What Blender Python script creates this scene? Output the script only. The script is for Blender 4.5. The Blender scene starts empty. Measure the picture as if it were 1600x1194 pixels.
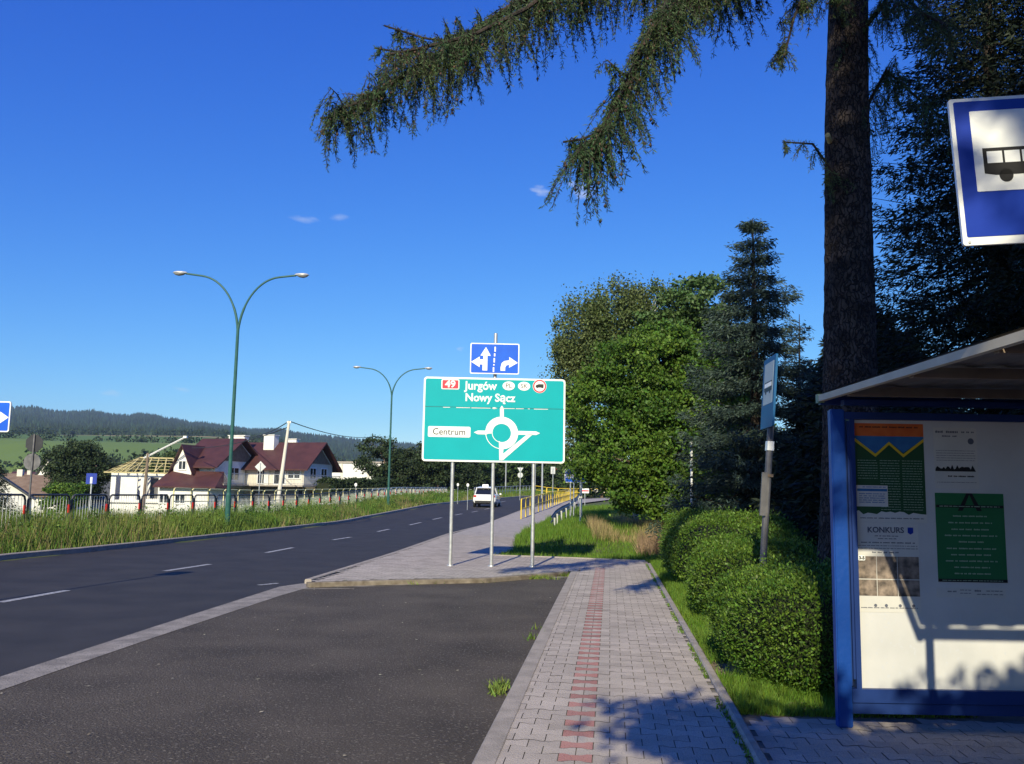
import bpy, bmesh, math, random
import numpy as np
from mathutils import Vector, Matrix
random.seed(7); rng = np.random.default_rng(11)
S = bpy.context.scene
COL = S.collection
R = math.radians

# ------------------------------------------------------------------ camera
CAM_H = 1.6; FPX = 1400.0; PITCH = R(7.1); ROLL = R(1.0)
cd = bpy.data.cameras.new('camera'); cam = bpy.data.objects.new('camera', cd); COL.objects.link(cam)
cd.sensor_width = 36; cd.lens = 36 * FPX / 1600; cd.clip_start = 0.1; cd.clip_end = 9000
cam.matrix_world = Matrix.Translation((0, 0, CAM_H)) @ Matrix.Rotation(R(90) + PITCH, 4, 'X') @ Matrix.Rotation(ROLL, 4, 'Z')
S.camera = cam

# ------------------------------------------------------------------ sky and sun
SUN_EL = R(28); SHX, SHY = 0.19, 0.98            # shadows run this way on the ground
W = bpy.data.worlds.new('World'); S.world = W; W.use_nodes = True
nt = W.node_tree; bg = nt.nodes['Background']
sky = nt.nodes.new('ShaderNodeTexSky'); sky.sky_type = 'NISHITA'; sky.sun_disc = False
sky.sun_elevation = SUN_EL; sky.sun_rotation = math.atan2(-SHX, -SHY)
sky.air_density = 1.0; sky.dust_density = 0.3; sky.ozone_density = 3.0; sky.altitude = 600
scl = nt.nodes.new('ShaderNodeVectorMath'); scl.operation = 'SCALE'; scl.inputs['Scale'].default_value = .1
sp_ = nt.nodes.new('ShaderNodeSeparateColor'); cb_ = nt.nodes.new('ShaderNodeCombineColor')
nt.links.new(sky.outputs[0], scl.inputs[0]); nt.links.new(scl.outputs[0], sp_.inputs[0])
for k_, (g_, v_) in enumerate(((1.75, 12.5), (1.30, 12.3), (.60, 12.9))):      # deeper, bluer clear sky
    pw_ = nt.nodes.new('ShaderNodeMath'); pw_.operation = 'POWER'; pw_.inputs[1].default_value = g_
    ml_ = nt.nodes.new('ShaderNodeMath'); ml_.operation = 'MULTIPLY'; ml_.inputs[1].default_value = v_
    nt.links.new(sp_.outputs[k_], pw_.inputs[0]); nt.links.new(pw_.outputs[0], ml_.inputs[0]); nt.links.new(ml_.outputs[0], cb_.inputs[k_])
def sky_cloud(col, px, py, w, h, k):
    '''one small wisp: a soft patch of sky directions broken up by noise'''
    x = (px - 800) / FPX; y = -(py - 597) / FPX
    d = Vector((x, math.cos(PITCH) - y * math.sin(PITCH), math.sin(PITCH) + y * math.cos(PITCH))).normalized()
    tc = nt.nodes.new('ShaderNodeTexCoord'); mp = nt.nodes.new('ShaderNodeMapping'); mp.vector_type = 'POINT'
    mp.inputs['Location'].default_value = (-d.x / w, 0, -d.z / h); mp.inputs['Scale'].default_value = (1 / w, 0, 1 / h)
    nt.links.new(tc.outputs['Generated'], mp.inputs[0])
    ln = nt.nodes.new('ShaderNodeVectorMath'); ln.operation = 'LENGTH'; nt.links.new(mp.outputs[0], ln.inputs[0])
    no = nt.nodes.new('ShaderNodeTexNoise'); no.inputs['Scale'].default_value = 45; no.inputs['Detail'].default_value = 6
    m2 = nt.nodes.new('ShaderNodeMapping'); m2.inputs['Scale'].default_value = (1, 1, 2.6); nt.links.new(tc.outputs['Generated'], m2.inputs[0]); nt.links.new(m2.outputs[0], no.inputs['Vector'])
    a = nt.nodes.new('ShaderNodeMath'); a.operation = 'SUBTRACT'; nt.links.new(no.outputs['Fac'], a.inputs[0]); b = nt.nodes.new('ShaderNodeMath'); b.operation = 'MULTIPLY'; b.inputs[1].default_value = .42
    nt.links.new(ln.outputs['Value'], b.inputs[0]); nt.links.new(b.outputs[0], a.inputs[1])
    f = nt.nodes.new('ShaderNodeMapRange'); f.inputs[1].default_value = .22; f.inputs[2].default_value = .55; f.inputs[4].default_value = k; nt.links.new(a.outputs[0], f.inputs[0])
    yy = nt.nodes.new('ShaderNodeSeparateXYZ'); nt.links.new(tc.outputs['Generated'], yy.inputs[0]); g = nt.nodes.new('ShaderNodeMath'); g.operation = 'GREATER_THAN'; g.inputs[1].default_value = 0; nt.links.new(yy.outputs[1], g.inputs[0])
    q = nt.nodes.new('ShaderNodeMath'); q.operation = 'MULTIPLY'; nt.links.new(f.outputs[0], q.inputs[0]); nt.links.new(g.outputs[0], q.inputs[1])
    mx = nt.nodes.new('ShaderNodeMix'); mx.data_type = 'RGBA'; mx.inputs[7].default_value = (8.0, 8.6, 9.6, 1); nt.links.new(q.outputs[0], mx.inputs[0]); nt.links.new(col, mx.inputs[6]); return mx.outputs[2]
c_ = cb_.outputs[0]
for a_ in ((838, 300, .016, .010, .5), (908, 302, .022, .014, .45), (888, 284, .010, .006, .5), (470, 348, .022, .006, .22), (522, 344, .016, .005, .22), (715, 547, .009, .005, .45), (172, 626, .018, .006, .35), (285, 618, .012, .004, .3)): c_ = sky_cloud(c_, *a_)
nt.links.new(c_, bg.inputs[0]); bg.inputs[1].default_value = 0.08
ld = bpy.data.lights.new('sun', 'SUN'); ld.energy = 5.0; ld.angle = R(0.5); ld.color = (1, 0.90, 0.64)
sun = bpy.data.objects.new('sun', ld); COL.objects.link(sun)
n_ = math.hypot(SHX, SHY)
sun.rotation_euler = Vector((SHX / n_ * math.cos(SUN_EL), SHY / n_ * math.cos(SUN_EL), -math.sin(SUN_EL))).to_track_quat('-Z', 'Y').to_euler()
S.view_settings.view_transform = 'Standard'; S.view_settings.look = 'None'
S.view_settings.exposure = 0.30; S.view_settings.gamma = 1
S.render.engine = 'CYCLES'; S.cycles.use_denoising = True
S.cycles.max_bounces = 5; S.cycles.diffuse_bounces = 2; S.cycles.transparent_max_bounces = 8
S.cycles.volume_bounces = 0; S.cycles.caustics_reflective = False; S.cycles.caustics_refractive = False

# ------------------------------------------------------------------ land profile
def lerp(xs, ys, x): return float(np.interp(x, xs, ys))
def ZR(y): return lerp([45, 52, 68, 100, 140, 220, 400], [0, .16, .6, .98, 1.55, 2.2, 3.0], y)
def ray(px, py):
    x = (px - 800) / FPX; y = -(py - 597) / FPX
    c, s = math.cos(ROLL), math.sin(ROLL); X = c * x - s * y; Y = s * x + c * y
    c, s = math.cos(PITCH), math.sin(PITCH)
    return X, c - Y * s, s + Y * c
def G(px, py, dz=0.0):
    """where the sight line of a measured corner meets the ground profile"""
    d = ray(px, py); y0 = 3.0
    for y in np.arange(3.0, 400, 0.05):
        z = CAM_H + d[2] / d[1] * y
        if z <= ZR(y) + dz: return (d[0] / d[1] * y, y)
    return (d[0] / d[1] * 400, 400)
def D(px, py, y):
    d = ray(px, py); return Vector((d[0] / d[1] * y, y, CAM_H + d[2] / d[1] * y))
def sm(a, b, x):
    t = min(1, max(0, (x - a) / (b - a))); return t * t * (3 - 2 * t)
def kerbx(y):   # left kerb of the road
    return lerp([-40, 19.4, 22.5, 27.5, 36.5, 50, 66, 90, 115, 140], [-13.5, -10.8, -10.2, -9.7, -8.9, -7.9, -6.2, -3.2, 1.5, 8.5], y)
def fencex(y): return -14 + 0.08 * y
def TZ(x, y):
    z = ZR(y); t = kerbx(y) - x
    if t > 0:
        z += 0.12 * sm(0, .3, t) + 0.2 * sm(.2, 1.6, t) - 0.15 * sm(1.6, 4, t)
        t0 = min(9, 3 + max(0, y - 25) * .15)
        low = -1.6 - 2.0 * sm(90, 170, y)
        if y > 110: t0 += (y - 110) * .8
        k = sm(t0, t0 + 9, t); z = z * (1 - k) + low * k
    r = math.hypot(x, y)
    if y > 200:
        u = x / y
        left = 1 - sm(-.33, -.05, u)
        z += (sm(200, 500, y) * 10 + max(0, y - 300) * .068) * left
        z += 3.0 * math.sin(x * .011 + 1) * math.sin(y * .013) * left * sm(250, 500, y)
    return z

# ------------------------------------------------------------------ materials
def mat(name, c1, c2=None, scale=5, rough=.8, bump=0, bscale=40, metal=0, island=None, trans=0, spec=.35, fine=None, detail=6, coat=0, ramp=(.35, .65)):
    m = bpy.data.materials.new(name); m.use_nodes = True; t = m.node_tree; N = t.nodes; L = t.links
    b = N['Principled BSDF']; b.inputs['Roughness'].default_value = rough; b.inputs['Metallic'].default_value = metal
    b.inputs['Specular IOR Level'].default_value = spec; b.inputs['Coat Weight'].default_value = coat
    tc = N.new('ShaderNodeNewGeometry') if island is None else None
    co = N.new('ShaderNodeTexCoord')
    col = None
    if c2 is not None:
        no = N.new('ShaderNodeTexNoise'); no.inputs['Scale'].default_value = scale; no.inputs['Detail'].default_value = detail
        L.new(co.outputs['Object'], no.inputs['Vector'])
        rp = N.new('ShaderNodeMapRange'); rp.inputs[1].default_value = ramp[0]; rp.inputs[2].default_value = ramp[1]
        L.new(no.outputs['Fac'], rp.inputs[0])
        mx = N.new('ShaderNodeMix'); mx.data_type = 'RGBA'; mx.inputs[6].default_value = (*c1, 1); mx.inputs[7].default_value = (*c2, 1)
        L.new(rp.outputs[0], mx.inputs[0]); col = mx.outputs[2]
    else:
        rg = N.new('ShaderNodeRGB'); rg.outputs[0].default_value = (*c1, 1); col = rg.outputs[0]
    if fine:      # speckle: (scale, colour, threshold)
        vo = N.new('ShaderNodeTexNoise'); vo.inputs['Scale'].default_value = fine[0]; vo.inputs['Detail'].default_value = 2
        L.new(co.outputs['Object'], vo.inputs['Vector'])
        mr = N.new('ShaderNodeMapRange'); mr.inputs[1].default_value = fine[2]; mr.inputs[2].default_value = fine[2] + .08
        L.new(vo.outputs['Fac'], mr.inputs[0])
        m2 = N.new('ShaderNodeMix'); m2.data_type = 'RGBA'; m2.inputs[7].default_value = (*fine[1], 1)
        L.new(mr.outputs[0], m2.inputs[0]); L.new(col, m2.inputs[6]); col = m2.outputs[2]
    if island is not None:   # each leaf / block its own value: (dark, light)
        ge = N.new('ShaderNodeNewGeometry')
        mr = N.new('ShaderNodeMapRange'); mr.inputs[3].default_value = island[0]; mr.inputs[4].default_value = island[1]
        L.new(ge.outputs['Random Per Island'], mr.inputs[0])
        hs = N.new('ShaderNodeHueSaturation'); L.new(mr.outputs[0], hs.inputs['Value']); L.new(col, hs.inputs['Color'])
        if len(island) > 2:
            m3 = N.new('ShaderNodeMapRange'); m3.inputs[3].default_value = .5 - island[2]; m3.inputs[4].default_value = .5 + island[2]
            ma = N.new('ShaderNodeMath'); ma.operation = 'MULTIPLY'; ma.inputs[1].default_value = 7.31
            mf = N.new('ShaderNodeMath'); mf.operation = 'FRACT'
            L.new(ge.outputs['Random Per Island'], ma.inputs[0]); L.new(ma.outputs[0], mf.inputs[0]); L.new(mf.outputs[0], m3.inputs[0]); L.new(m3.outputs[0], hs.inputs['Hue'])
        col = hs.outputs[0]
    L.new(col, b.inputs['Base Color'])
    if bump:
        n2 = N.new('ShaderNodeTexNoise'); n2.inputs['Scale'].default_value = bscale; n2.inputs['Detail'].default_value = 4
        L.new(co.outputs['Object'], n2.inputs['Vector'])
        bp = N.new('ShaderNodeBump'); bp.inputs['Strength'].default_value = bump; bp.inputs['Distance'].default_value = .02
        L.new(n2.outputs['Fac'], bp.inputs['Height']); L.new(bp.outputs[0], b.inputs['Normal'])
    if trans:
        tr = N.new('ShaderNodeBsdfTranslucent'); ms = N.new('ShaderNodeMixShader'); ms.inputs[0].default_value = trans
        L.new(col, tr.inputs[0]); L.new(b.outputs[0], ms.inputs[1]); L.new(tr.outputs[0], ms.inputs[2])
        L.new(ms.outputs[0], N['Material Output'].inputs[0])
    return m
M = {}
M['road'] = mat('road asphalt', (.030, .0275, .0265), (.046, .042, .040), 1.2, .75, .5, 120, fine=(160, (.085, .085, .10), .62))
M['layby'] = mat('old asphalt', (.050, .041, .033), (.108, .090, .072), .9, .88, .9, 60, fine=(38, (.17, .15, .125), .585), ramp=(.3, .75))
M['concrete'] = mat('concrete', (.29, .26, .23), (.40, .355, .315), 6, .9, .5, 80, fine=(90, (.17, .16, .15), .66))
M['gutter'] = mat('gutter concrete', (.21, .19, .175), (.33, .30, .275), 4, .9, .6, 60, fine=(60, (.10, .10, .10), .6))
M['paver'] = mat('grey paving block', (.40, .352, .305), (.50, .44, .385), 2.0, .85, .4, 90, island=(.88, 1.08), fine=(120, (.24, .23, .22), .62))
M['redpaver'] = mat('red paving block', (.40, .19, .165), (.46, .25, .22), 2.0, .85, .4, 90, island=(.82, 1.1), fine=(120, (.25, .11, .1), .62))
M['dirtykerb'] = mat('dirty kerb', (.13, .105, .08), (.27, .235, .19), 5, .95, .6, 40)
M['sand'] = mat('joint sand', (.13, .12, .105), (.20, .185, .16), 8, .95)
M['path'] = mat('far paving', (.34, .305, .28), (.42, .38, .35), 3, .9, .3, 40, fine=(9, (.26, .245, .23), .56))
M['ground'] = mat('meadow soil', (.060, .085, .022), (.12, .13, .045), .35, .95, .5, 8, fine=(3, (.14, .12, .06), .60))
M['dirt'] = mat('dry dirt', (.16, .12, .08), (.24, .19, .13), 9, .95, .6, 50)
M['mark'] = mat('road paint', (.50, .50, .50), (.22, .22, .24), 14, .7, fine=(60, (.1, .1, .11), .58))
M['white'] = mat('white paint', (.72, .73, .74), (.80, .80, .80), 4, .45)
M['whitewall'] = mat('white render', (.70, .69, .66), (.80, .79, .76), 1.5, .9)
M['cream'] = mat('cream render', (.62, .58, .50), (.70, .66, .58), 1.5, .9)
M['teal'] = mat('green reflective sheet', (.002, .345, .385), (.002, .37, .41), 1.5, .5, spec=.15)
M['signwhite'] = mat('white reflective sheet', (.80, .82, .82), None, rough=.35, spec=.6)
M['signblue'] = mat('blue reflective sheet', (.01, .10, .62), (.012, .12, .68), 3, .45, spec=.2)
M['darkblue'] = mat('deep blue sheet', (.006, .030, .30), (.008, .04, .35), 3, .3, spec=.6)
M['signred'] = mat('red reflective sheet', (.70, .03, .06), None, rough=.4)
M['signyellow'] = mat('yellow reflective sheet', (.80, .50, .02), None, rough=.4)
M['black'] = mat('black film', (.012, .012, .013), None, rough=.5)
M['zinc'] = mat('galvanised steel', (.42, .44, .46), (.55, .57, .58), 12, .42, metal=.55)
M['darkmetal'] = mat('weathered sign back', (.10, .10, .11), (.16, .16, .17), 6, .5, metal=.4)
M['lampgreen'] = mat('dark green lamp paint', (.018, .085, .075), (.03, .11, .095), 5, .4)
M['lamphead'] = mat('lamp housing', (.55, .56, .58), None, rough=.35, metal=.3)
M['glass'] = mat('dark window glass', (.012, .015, .02), None, rough=.08, spec=.8)
M['lampglass'] = mat('lamp lens', (.30, .30, .30), None, rough=.2, spec=.7)
M['yellow'] = mat('yellow railing paint', (.72, .50, .03), (.80, .60, .08), 5, .5)
M['paleyellow'] = mat('faded yellow paint', (.68, .60, .25), (.74, .68, .36), 5, .5)
M['redband'] = mat('red band', (.62, .03, .02), None, rough=.5)
M['railblack'] = mat('dark rail paint', (.03, .035, .045), (.06, .065, .075), 5, .5)
M['roofred'] = mat('maroon metal tile', (.058, .024, .024), (.080, .032, .031), 1.2, .55, .8, 6)
M['roofbrown'] = mat('brown roof', (.16, .11, .08), (.22, .16, .12), 1.5, .8)
M['roofgrey'] = mat('grey roof', (.05, .055, .065), (.09, .095, .105), 1.5, .7)
M['brightred'] = mat('red roof', (.45, .06, .05), (.52, .1, .08), 1, .6)
M['timber'] = mat('fresh timber', (.42, .36, .17), (.55, .48, .26), 3, .8)
M['polewood'] = mat('weathered wood', (.16, .12, .09), (.22, .17, .13), 4, .9)
M['bark'] = mat('conifer bark', (.014, .011, .010), (.050, .038, .033), 7, .95, 1.0, 30)
def plated(m):
    t = m.node_tree; N = t.nodes; L = t.links; b = N['Principled BSDF']; co = N.new('ShaderNodeTexCoord'); mp = N.new('ShaderNodeMapping'); mp.inputs['Scale'].default_value = (1, 1, .38)
    vo = N.new('ShaderNodeTexVoronoi'); vo.feature = 'DISTANCE_TO_EDGE'; vo.inputs['Scale'].default_value = 22; vo.inputs['Randomness'].default_value = 1
    no = N.new('ShaderNodeTexNoise'); no.inputs['Scale'].default_value = 9; ad = N.new('ShaderNodeVectorMath'); ad.operation = 'ADD'; sc = N.new('ShaderNodeVectorMath'); sc.operation = 'SCALE'; sc.inputs['Scale'].default_value = .12
    L.new(co.outputs['Object'], mp.inputs[0]); L.new(mp.outputs[0], ad.inputs[0]); L.new(co.outputs['Object'], no.inputs['Vector']); L.new(no.outputs['Color'], sc.inputs[0]); L.new(sc.outputs[0], ad.inputs[1]); L.new(ad.outputs[0], vo.inputs['Vector'])
    mr = N.new('ShaderNodeMapRange'); mr.inputs[1].default_value = 0; mr.inputs[2].default_value = .16; L.new(vo.outputs['Distance'], mr.inputs[0])
    mx = N.new('ShaderNodeMix'); mx.data_type = 'RGBA'; mx.inputs[6].default_value = (.008, .006, .006, 1); src = b.inputs['Base Color'].links[0].from_socket
    L.new(mr.outputs[0], mx.inputs[0]); L.new(src, mx.inputs[7]); L.new(mx.outputs[2], b.inputs['Base Color'])
    bp = N.new('ShaderNodeBump'); bp.inputs['Strength'].default_value = 1; bp.inputs['Distance'].default_value = .03; L.new(mr.outputs[0], bp.inputs['Height']); L.new(bp.outputs[0], b.inputs['Normal'])
M['larchbark'] = mat('plated larch bark', (.030, .023, .020), (.090, .070, .060), 6, .95); plated(M['larchbark'])
M['trunk'] = mat('brown bark', (.09, .065, .045), (.16, .12, .09), 6, .95, .8, 20)
M['birchbark'] = mat('birch bark', (.55, .54, .50), (.10, .09, .08), 4, .9, ramp=(.55, .62))
M['leafA'] = mat('maple leaf', (.110, .195, .024), (.055, .125, .018), .45, .55, island=(.55, 1.5, .02), trans=.32)
M['leafB'] = mat('birch leaf', (.080, .125, .036), (.12, .155, .055), .5, .6, island=(.5, 1.5, .02), trans=.3)
M['leafC'] = mat('ash leaf', (.11, .175, .055), (.06, .12, .035), .5, .55, island=(.6, 1.5, .02), trans=.3)
M['leafD'] = mat('dark leaf', (.038, .062, .024), (.024, .044, .017), .2, .7, island=(.5, 1.5, .02), trans=.2)
M['leafE'] = mat('far leaf', (.040, .075, .022), (.065, .10, .03), .15, .7, island=(.5, 1.5, .02), trans=.25)
M['hedgeleaf'] = mat('privet leaf', (.070, .145, .016), (.115, .195, .026), 1.4, .5, island=(.45, 1.5, .02), trans=.3, spec=.3)
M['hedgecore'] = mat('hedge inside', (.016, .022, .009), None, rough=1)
M['needle'] = mat('spruce needle', (.032, .056, .042), (.050, .080, .062), 1, .6, island=(.5, 1.5, .02), trans=.12)
M['needledark'] = mat('dark spruce needle', (.011, .020, .012), (.020, .032, .016), 1, .65, island=(.5, 1.5, .02), trans=.1)
M['larch'] = mat('larch needle', (.048, .100, .040), (.075, .105, .038), 1.1, .6, island=(.45, 1.6, .03), trans=.3)
M['cone'] = mat('larch cone', (.055, .034, .026), (.09, .055, .04), 9, .8, island=(.7, 1.3))
M['grass'] = mat('verge grass', (.115, .215, .030), (.20, .26, .055), .22, .7, island=(.55, 1.4, .03), trans=.35, ramp=(.4, .62))
M['drygrass'] = mat('dry grass', (.36, .28, .14), (.27, .24, .10), .5, .8, island=(.6, 1.4, .02), trans=.3)
M['lawn'] = mat('lawn grass', (.105, .215, .018), (.15, .25, .03), 1.2, .6, island=(.6, 1.4, .02), trans=.4)
M['flower'] = mat('white umbel', (.62, .64, .56), None, rough=.8, trans=.3)
M['tirerubber'] = mat('rubber', (.02, .02, .022), None, rough=.85)
M['carwhite'] = mat('white car paint', (.78, .79, .80), None, rough=.22, coat=.5, spec=.5)
M['lampred'] = mat('tail light', (.45, .02, .02), None, rough=.2)
M['shelterblue'] = mat('blue shelter paint', (.005, .045, .24), (.008, .060, .30), 2, .4, spec=.35, bump=.15, bscale=25)
M['navy'] = mat('navy frame paint', (.010, .030, .13), (.014, .04, .17), 2, .4)
M['roofgreen'] = mat('pale green trim', (.16, .27, .17), (.24, .33, .22), 5, .6)
M['ivory'] = mat('ivory trim', (.50, .44, .31), (.58, .51, .37), 5, .6)
M['sheet'] = mat('corrugated sheet', (.16, .14, .12), (.20, .18, .15), 3, .7)
M['board'] = mat('white board', (.50, .51, .52), (.57, .575, .58), 3, .5, fine=(40, (.52, .54, .58), .62))
M['pgreen'] = mat('poster green', (.015, .13, .045), (.02, .15, .055), 3, .6)
M['pdkgreen'] = mat('poster dark green', (.014, .060, .022), (.02, .075, .028), 3, .6)
M['pblue'] = mat('poster blue', (.02, .11, .30), (.03, .15, .36), 12, .6)
M['porange'] = mat('poster orange', (.55, .10, .02), (.62, .14, .03), 12, .6)
M['pyellow'] = mat('poster yellow', (.60, .42, .02), None, rough=.6)
M['ppaper'] = mat('poster paper', (.54, .54, .52), (.60, .59, .56), 5, .6)
M['pphoto'] = mat('poster photograph', (.06, .05, .045), (.34, .27, .22), 14, .6)
M['pink'] = mat('poster grey ink', (.10, .11, .15), None, rough=.6)
M['palegreen'] = mat('poster pale ink', (.30, .42, .32), None, rough=.6)
M['darkpaint'] = mat('dark sign back', (.018, .020, .028), (.03, .033, .042), 6, .5)
M['shadedblue'] = mat('shaded teal blue sheet', (.006, .075, .20), (.01, .095, .24), 3, .5, spec=.2)  # sign blue darkened: the second stop sign's shade is in the colour
M['shadedwhite'] = mat('shaded pale sheet', (.30, .38, .42), (.36, .44, .48), 3, .5, spec=.2)  # white field of the same sign, dulled to look shaded
M['wire'] = mat('cable', (.03, .03, .035), None, rough=.6)
M['scrub'] = mat('reddish dead brush', (.19, .125, .075), (.27, .19, .12), 4, .9, island=(.6, 1.4))

# ------------------------------------------------------------------ mesh tools
def link_mesh(name, V, F, mats, parent=None, midx=None, smooth=False):
    me = bpy.data.meshes.new(name)
    V = np.asarray(V, dtype=np.float32)
    if isinstance(F, np.ndarray):
        k = F.shape[1]; n = len(F)
        me.vertices.add(len(V)); me.vertices.foreach_set('co', V.ravel())
        me.loops.add(n * k); me.loops.foreach_set('vertex_index', F.astype(np.int32).ravel())
        me.polygons.add(n); me.polygons.foreach_set('loop_start', np.arange(0, n * k, k, dtype=np.int32))
        try: me.polygons.foreach_set('loop_total', np.full(n, k, dtype=np.int32))
        except Exception: pass
        me.update(calc_edges=True); me.validate()
    else:
        me.from_pydata([tuple(map(float, v)) for v in V], [], F); me.update()
    if not isinstance(mats, (list, tuple)): mats = [mats]
    for m in mats: me.materials.append(m)
    if midx is not None and len(midx) == len(me.polygons): me.polygons.foreach_set('material_index', np.asarray(midx, dtype=np.int32))
    if smooth: me.polygons.foreach_set('use_smooth', np.ones(len(me.polygons), dtype=bool))
    o = bpy.data.objects.new(name, me); COL.objects.link(o)
    if parent is not None: o.parent = parent
    return o
class MB:
    def __init__(s): s.V = []; s.F = []; s.I = []; s.k = 0
    def add(s, V, F):
        b = len(s.V); s.V += [tuple(v) for v in V]; s.F += [[i + b for i in f] for f in F]; s.I += [s.k] * len(F); return s
    def box(s, c, d, rz=0, rx=0, ry=0):
        m = Matrix.Translation(c) @ Matrix.Rotation(rz, 4, 'Z') @ Matrix.Rotation(ry, 4, 'Y') @ Matrix.Rotation(rx, 4, 'X')
        V = [m @ Vector((x * d[0] / 2, y * d[1] / 2, z * d[2] / 2)) for x in (-1, 1) for y in (-1, 1) for z in (-1, 1)]
        return s.add(V, [[0, 1, 3, 2], [4, 6, 7, 5], [0, 4, 5, 1], [2, 3, 7, 6], [0, 2, 6, 4], [1, 5, 7, 3]])
    def tube(s, P, r, n=8, cap=True):
        P = [Vector(p) for p in P]
        if not isinstance(r, (list, tuple)): r = [r] * len(P)
        V = []; up = None
        for i, p in enumerate(P):
            t = (P[min(i + 1, len(P) - 1)] - P[max(i - 1, 0)]).normalized()
            if up is None:
                up = t.orthogonal().normalized()
            else:
                up = (up - t * up.dot(t)); up = up.normalized() if up.length > 1e-6 else t.orthogonal().normalized()
            bt = t.cross(up)
            for k in range(n):
                a = 2 * math.pi * k / n; V.append(p + (up * math.cos(a) + bt * math.sin(a)) * r[i])
        F = []
        for i in range(len(P) - 1):
            for k in range(n):
                F.append([i * n + k, i * n + (k + 1) % n, (i + 1) * n + (k + 1) % n, (i + 1) * n + k])
        if cap: F.append(list(range(n))[::-1]); F.append([(len(P) - 1) * n + k for k in range(n)])
        return s.add(V, F)
    def prism(s, pts, y0, y1, plane='xz'):
        """polygon (a,b) extruded; plane xz -> along y, plane xy -> along z"""
        n = len(pts)
        if plane == 'xz': V = [(a, y0, b) for a, b in pts] + [(a, y1, b) for a, b in pts]
        elif plane == 'yz': V = [(y0, a, b) for a, b in pts] + [(y1, a, b) for a, b in pts]
        else: V = [(a, b, y0) for a, b in pts] + [(a, b, y1) for a, b in pts]
        F = [list(range(n)), [n + i for i in range(n)][::-1]] + [[i, n + i, n + (i + 1) % n, (i + 1) % n] for i in range(n)]
        return s.add(V, F)
    def lathe(s, prof, n=16, c=(0, 0, 0)):
        V = [(c[0] + r * math.cos(2 * math.pi * k / n), c[1] + r * math.sin(2 * math.pi * k / n), c[2] + z) for r, z in prof for k in range(n)]
        F = [[i * n + k, i * n + (k + 1) % n, (i + 1) * n + (k + 1) % n, (i + 1) * n + k] for i in range(len(prof) - 1) for k in range(n)]
        return s.add(V, F)
    def build(s, name, m, parent=None, smooth=False, bevel=0):
        o = link_mesh(name, s.V, s.F, m, parent, s.I if isinstance(m, (list, tuple)) else None, smooth)
        bm = bmesh.new(); bm.from_mesh(o.data); bmesh.ops.recalc_face_normals(bm, faces=bm.faces)
        if bevel: bmesh.ops.bevel(bm, geom=[e for e in bm.edges if len(e.link_faces) == 2 and e.calc_face_angle(0) > .6], offset=bevel, segments=2, affect='EDGES')
        bm.to_mesh(o.data); bm.free()
        return o
def thing(name, label, cat, loc=(0, 0, 0), rz=0, group=None):
    o = bpy.data.objects.new(name, None); COL.objects.link(o); o.location = loc; o.rotation_euler = (0, 0, rz); o.empty_display_size = .3
    o['label'] = label; o['category'] = cat
    if group: o['group'] = group
    return o
def tag(o, label, cat, group=None, kind=None):
    o['label'] = label; o['category'] = cat
    if group: o['group'] = group
    if kind: o['kind'] = kind
    return o
def struct(o): o['kind'] = 'structure'; return o
def stuff(o, label, cat): o['kind'] = 'stuff'; o['label'] = label; o['category'] = cat; return o
def copy_tree(o, parent=None):
    c = o.copy(); COL.objects.link(c)
    if parent is not None: c.parent = parent
    for ch in [q for q in list(o.children)]: copy_tree(ch, c)
    return c
def poly_fill(pts, z, name, m, dz=None, thick=0):
    """flat sheet following the road profile, subdivided along y"""
    bm = bmesh.new(); vs = [bm.verts.new((x, y, 0)) for x, y in pts]; bm.faces.new(vs)
    for y in list(np.arange(40, 150, 3.0)):
        g = list(bm.verts) + list(bm.edges) + list(bm.faces)
        bmesh.ops.bisect_plane(bm, geom=g, plane_co=(0, y, 0), plane_no=(0, 1, 0))
    for v in bm.verts: v.co.z = ZR(v.co.y) + z
    bmesh.ops.recalc_face_normals(bm, faces=bm.faces)
    for f in bm.faces:
        if f.normal.z < 0: f.normal_flip()
    if thick:
        r = bmesh.ops.extrude_face_region(bm, geom=list(bm.faces)); 
        for e in r['geom']:
            if isinstance(e, bmesh.types.BMVert): e.co.z -= thick
        bmesh.ops.recalc_face_normals(bm, faces=bm.faces)
    me = bpy.data.meshes.new(name); bm.to_mesh(me); bm.free(); me.materials.append(m)
    o = bpy.data.objects.new(name, me); COL.objects.link(o); return o
def ribbon(L, Rr, z, name, m):
    """strip between two polylines given at the same stations"""
    V = []; F = []
    for (a, b) in zip(L, Rr):
        V += [(a[0], a[1], ZR(a[1]) + z), (b[0], b[1], ZR(b[1]) + z)]
    for i in range(len(L) - 1): F.append([2 * i, 2 * i + 1, 2 * i + 3, 2 * i + 2])
    return link_mesh(name, V, F, m)
def kerb(P, w, z0, z1, name, side=1):
    """kerb stones as one profile along a polyline, w wide to the given side"""
    V = []; F = []; n = len(P)
    for i, p in enumerate(P):
        a = Vector(P[max(i - 1, 0)]); b = Vector(P[min(i + 1, n - 1)]); t = (b - a).normalized(); nn = Vector((-t.y, t.x)) * side
        zz = ZR(p[1]); q = Vector(p)
        for off, z in ((0, z0), (0, z1 - .015), (.015, z1), (w - .012, z1), (w, z1 - .012), (w, z0)):
            V.append((q.x + nn.x * off, q.y + nn.y * off, zz + z))
    for i in range(n - 1):
        for k in range(5): F.append([i * 6 + k, i * 6 + k + 1, (i + 1) * 6 + k + 1, (i + 1) * 6 + k])
    F.append([0, 1, 2, 3, 4, 5]); F.append([(n - 1) * 6 + k for k in range(6)][::-1])
    return struct(link_mesh(name, V, F, M['concrete']))
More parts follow.
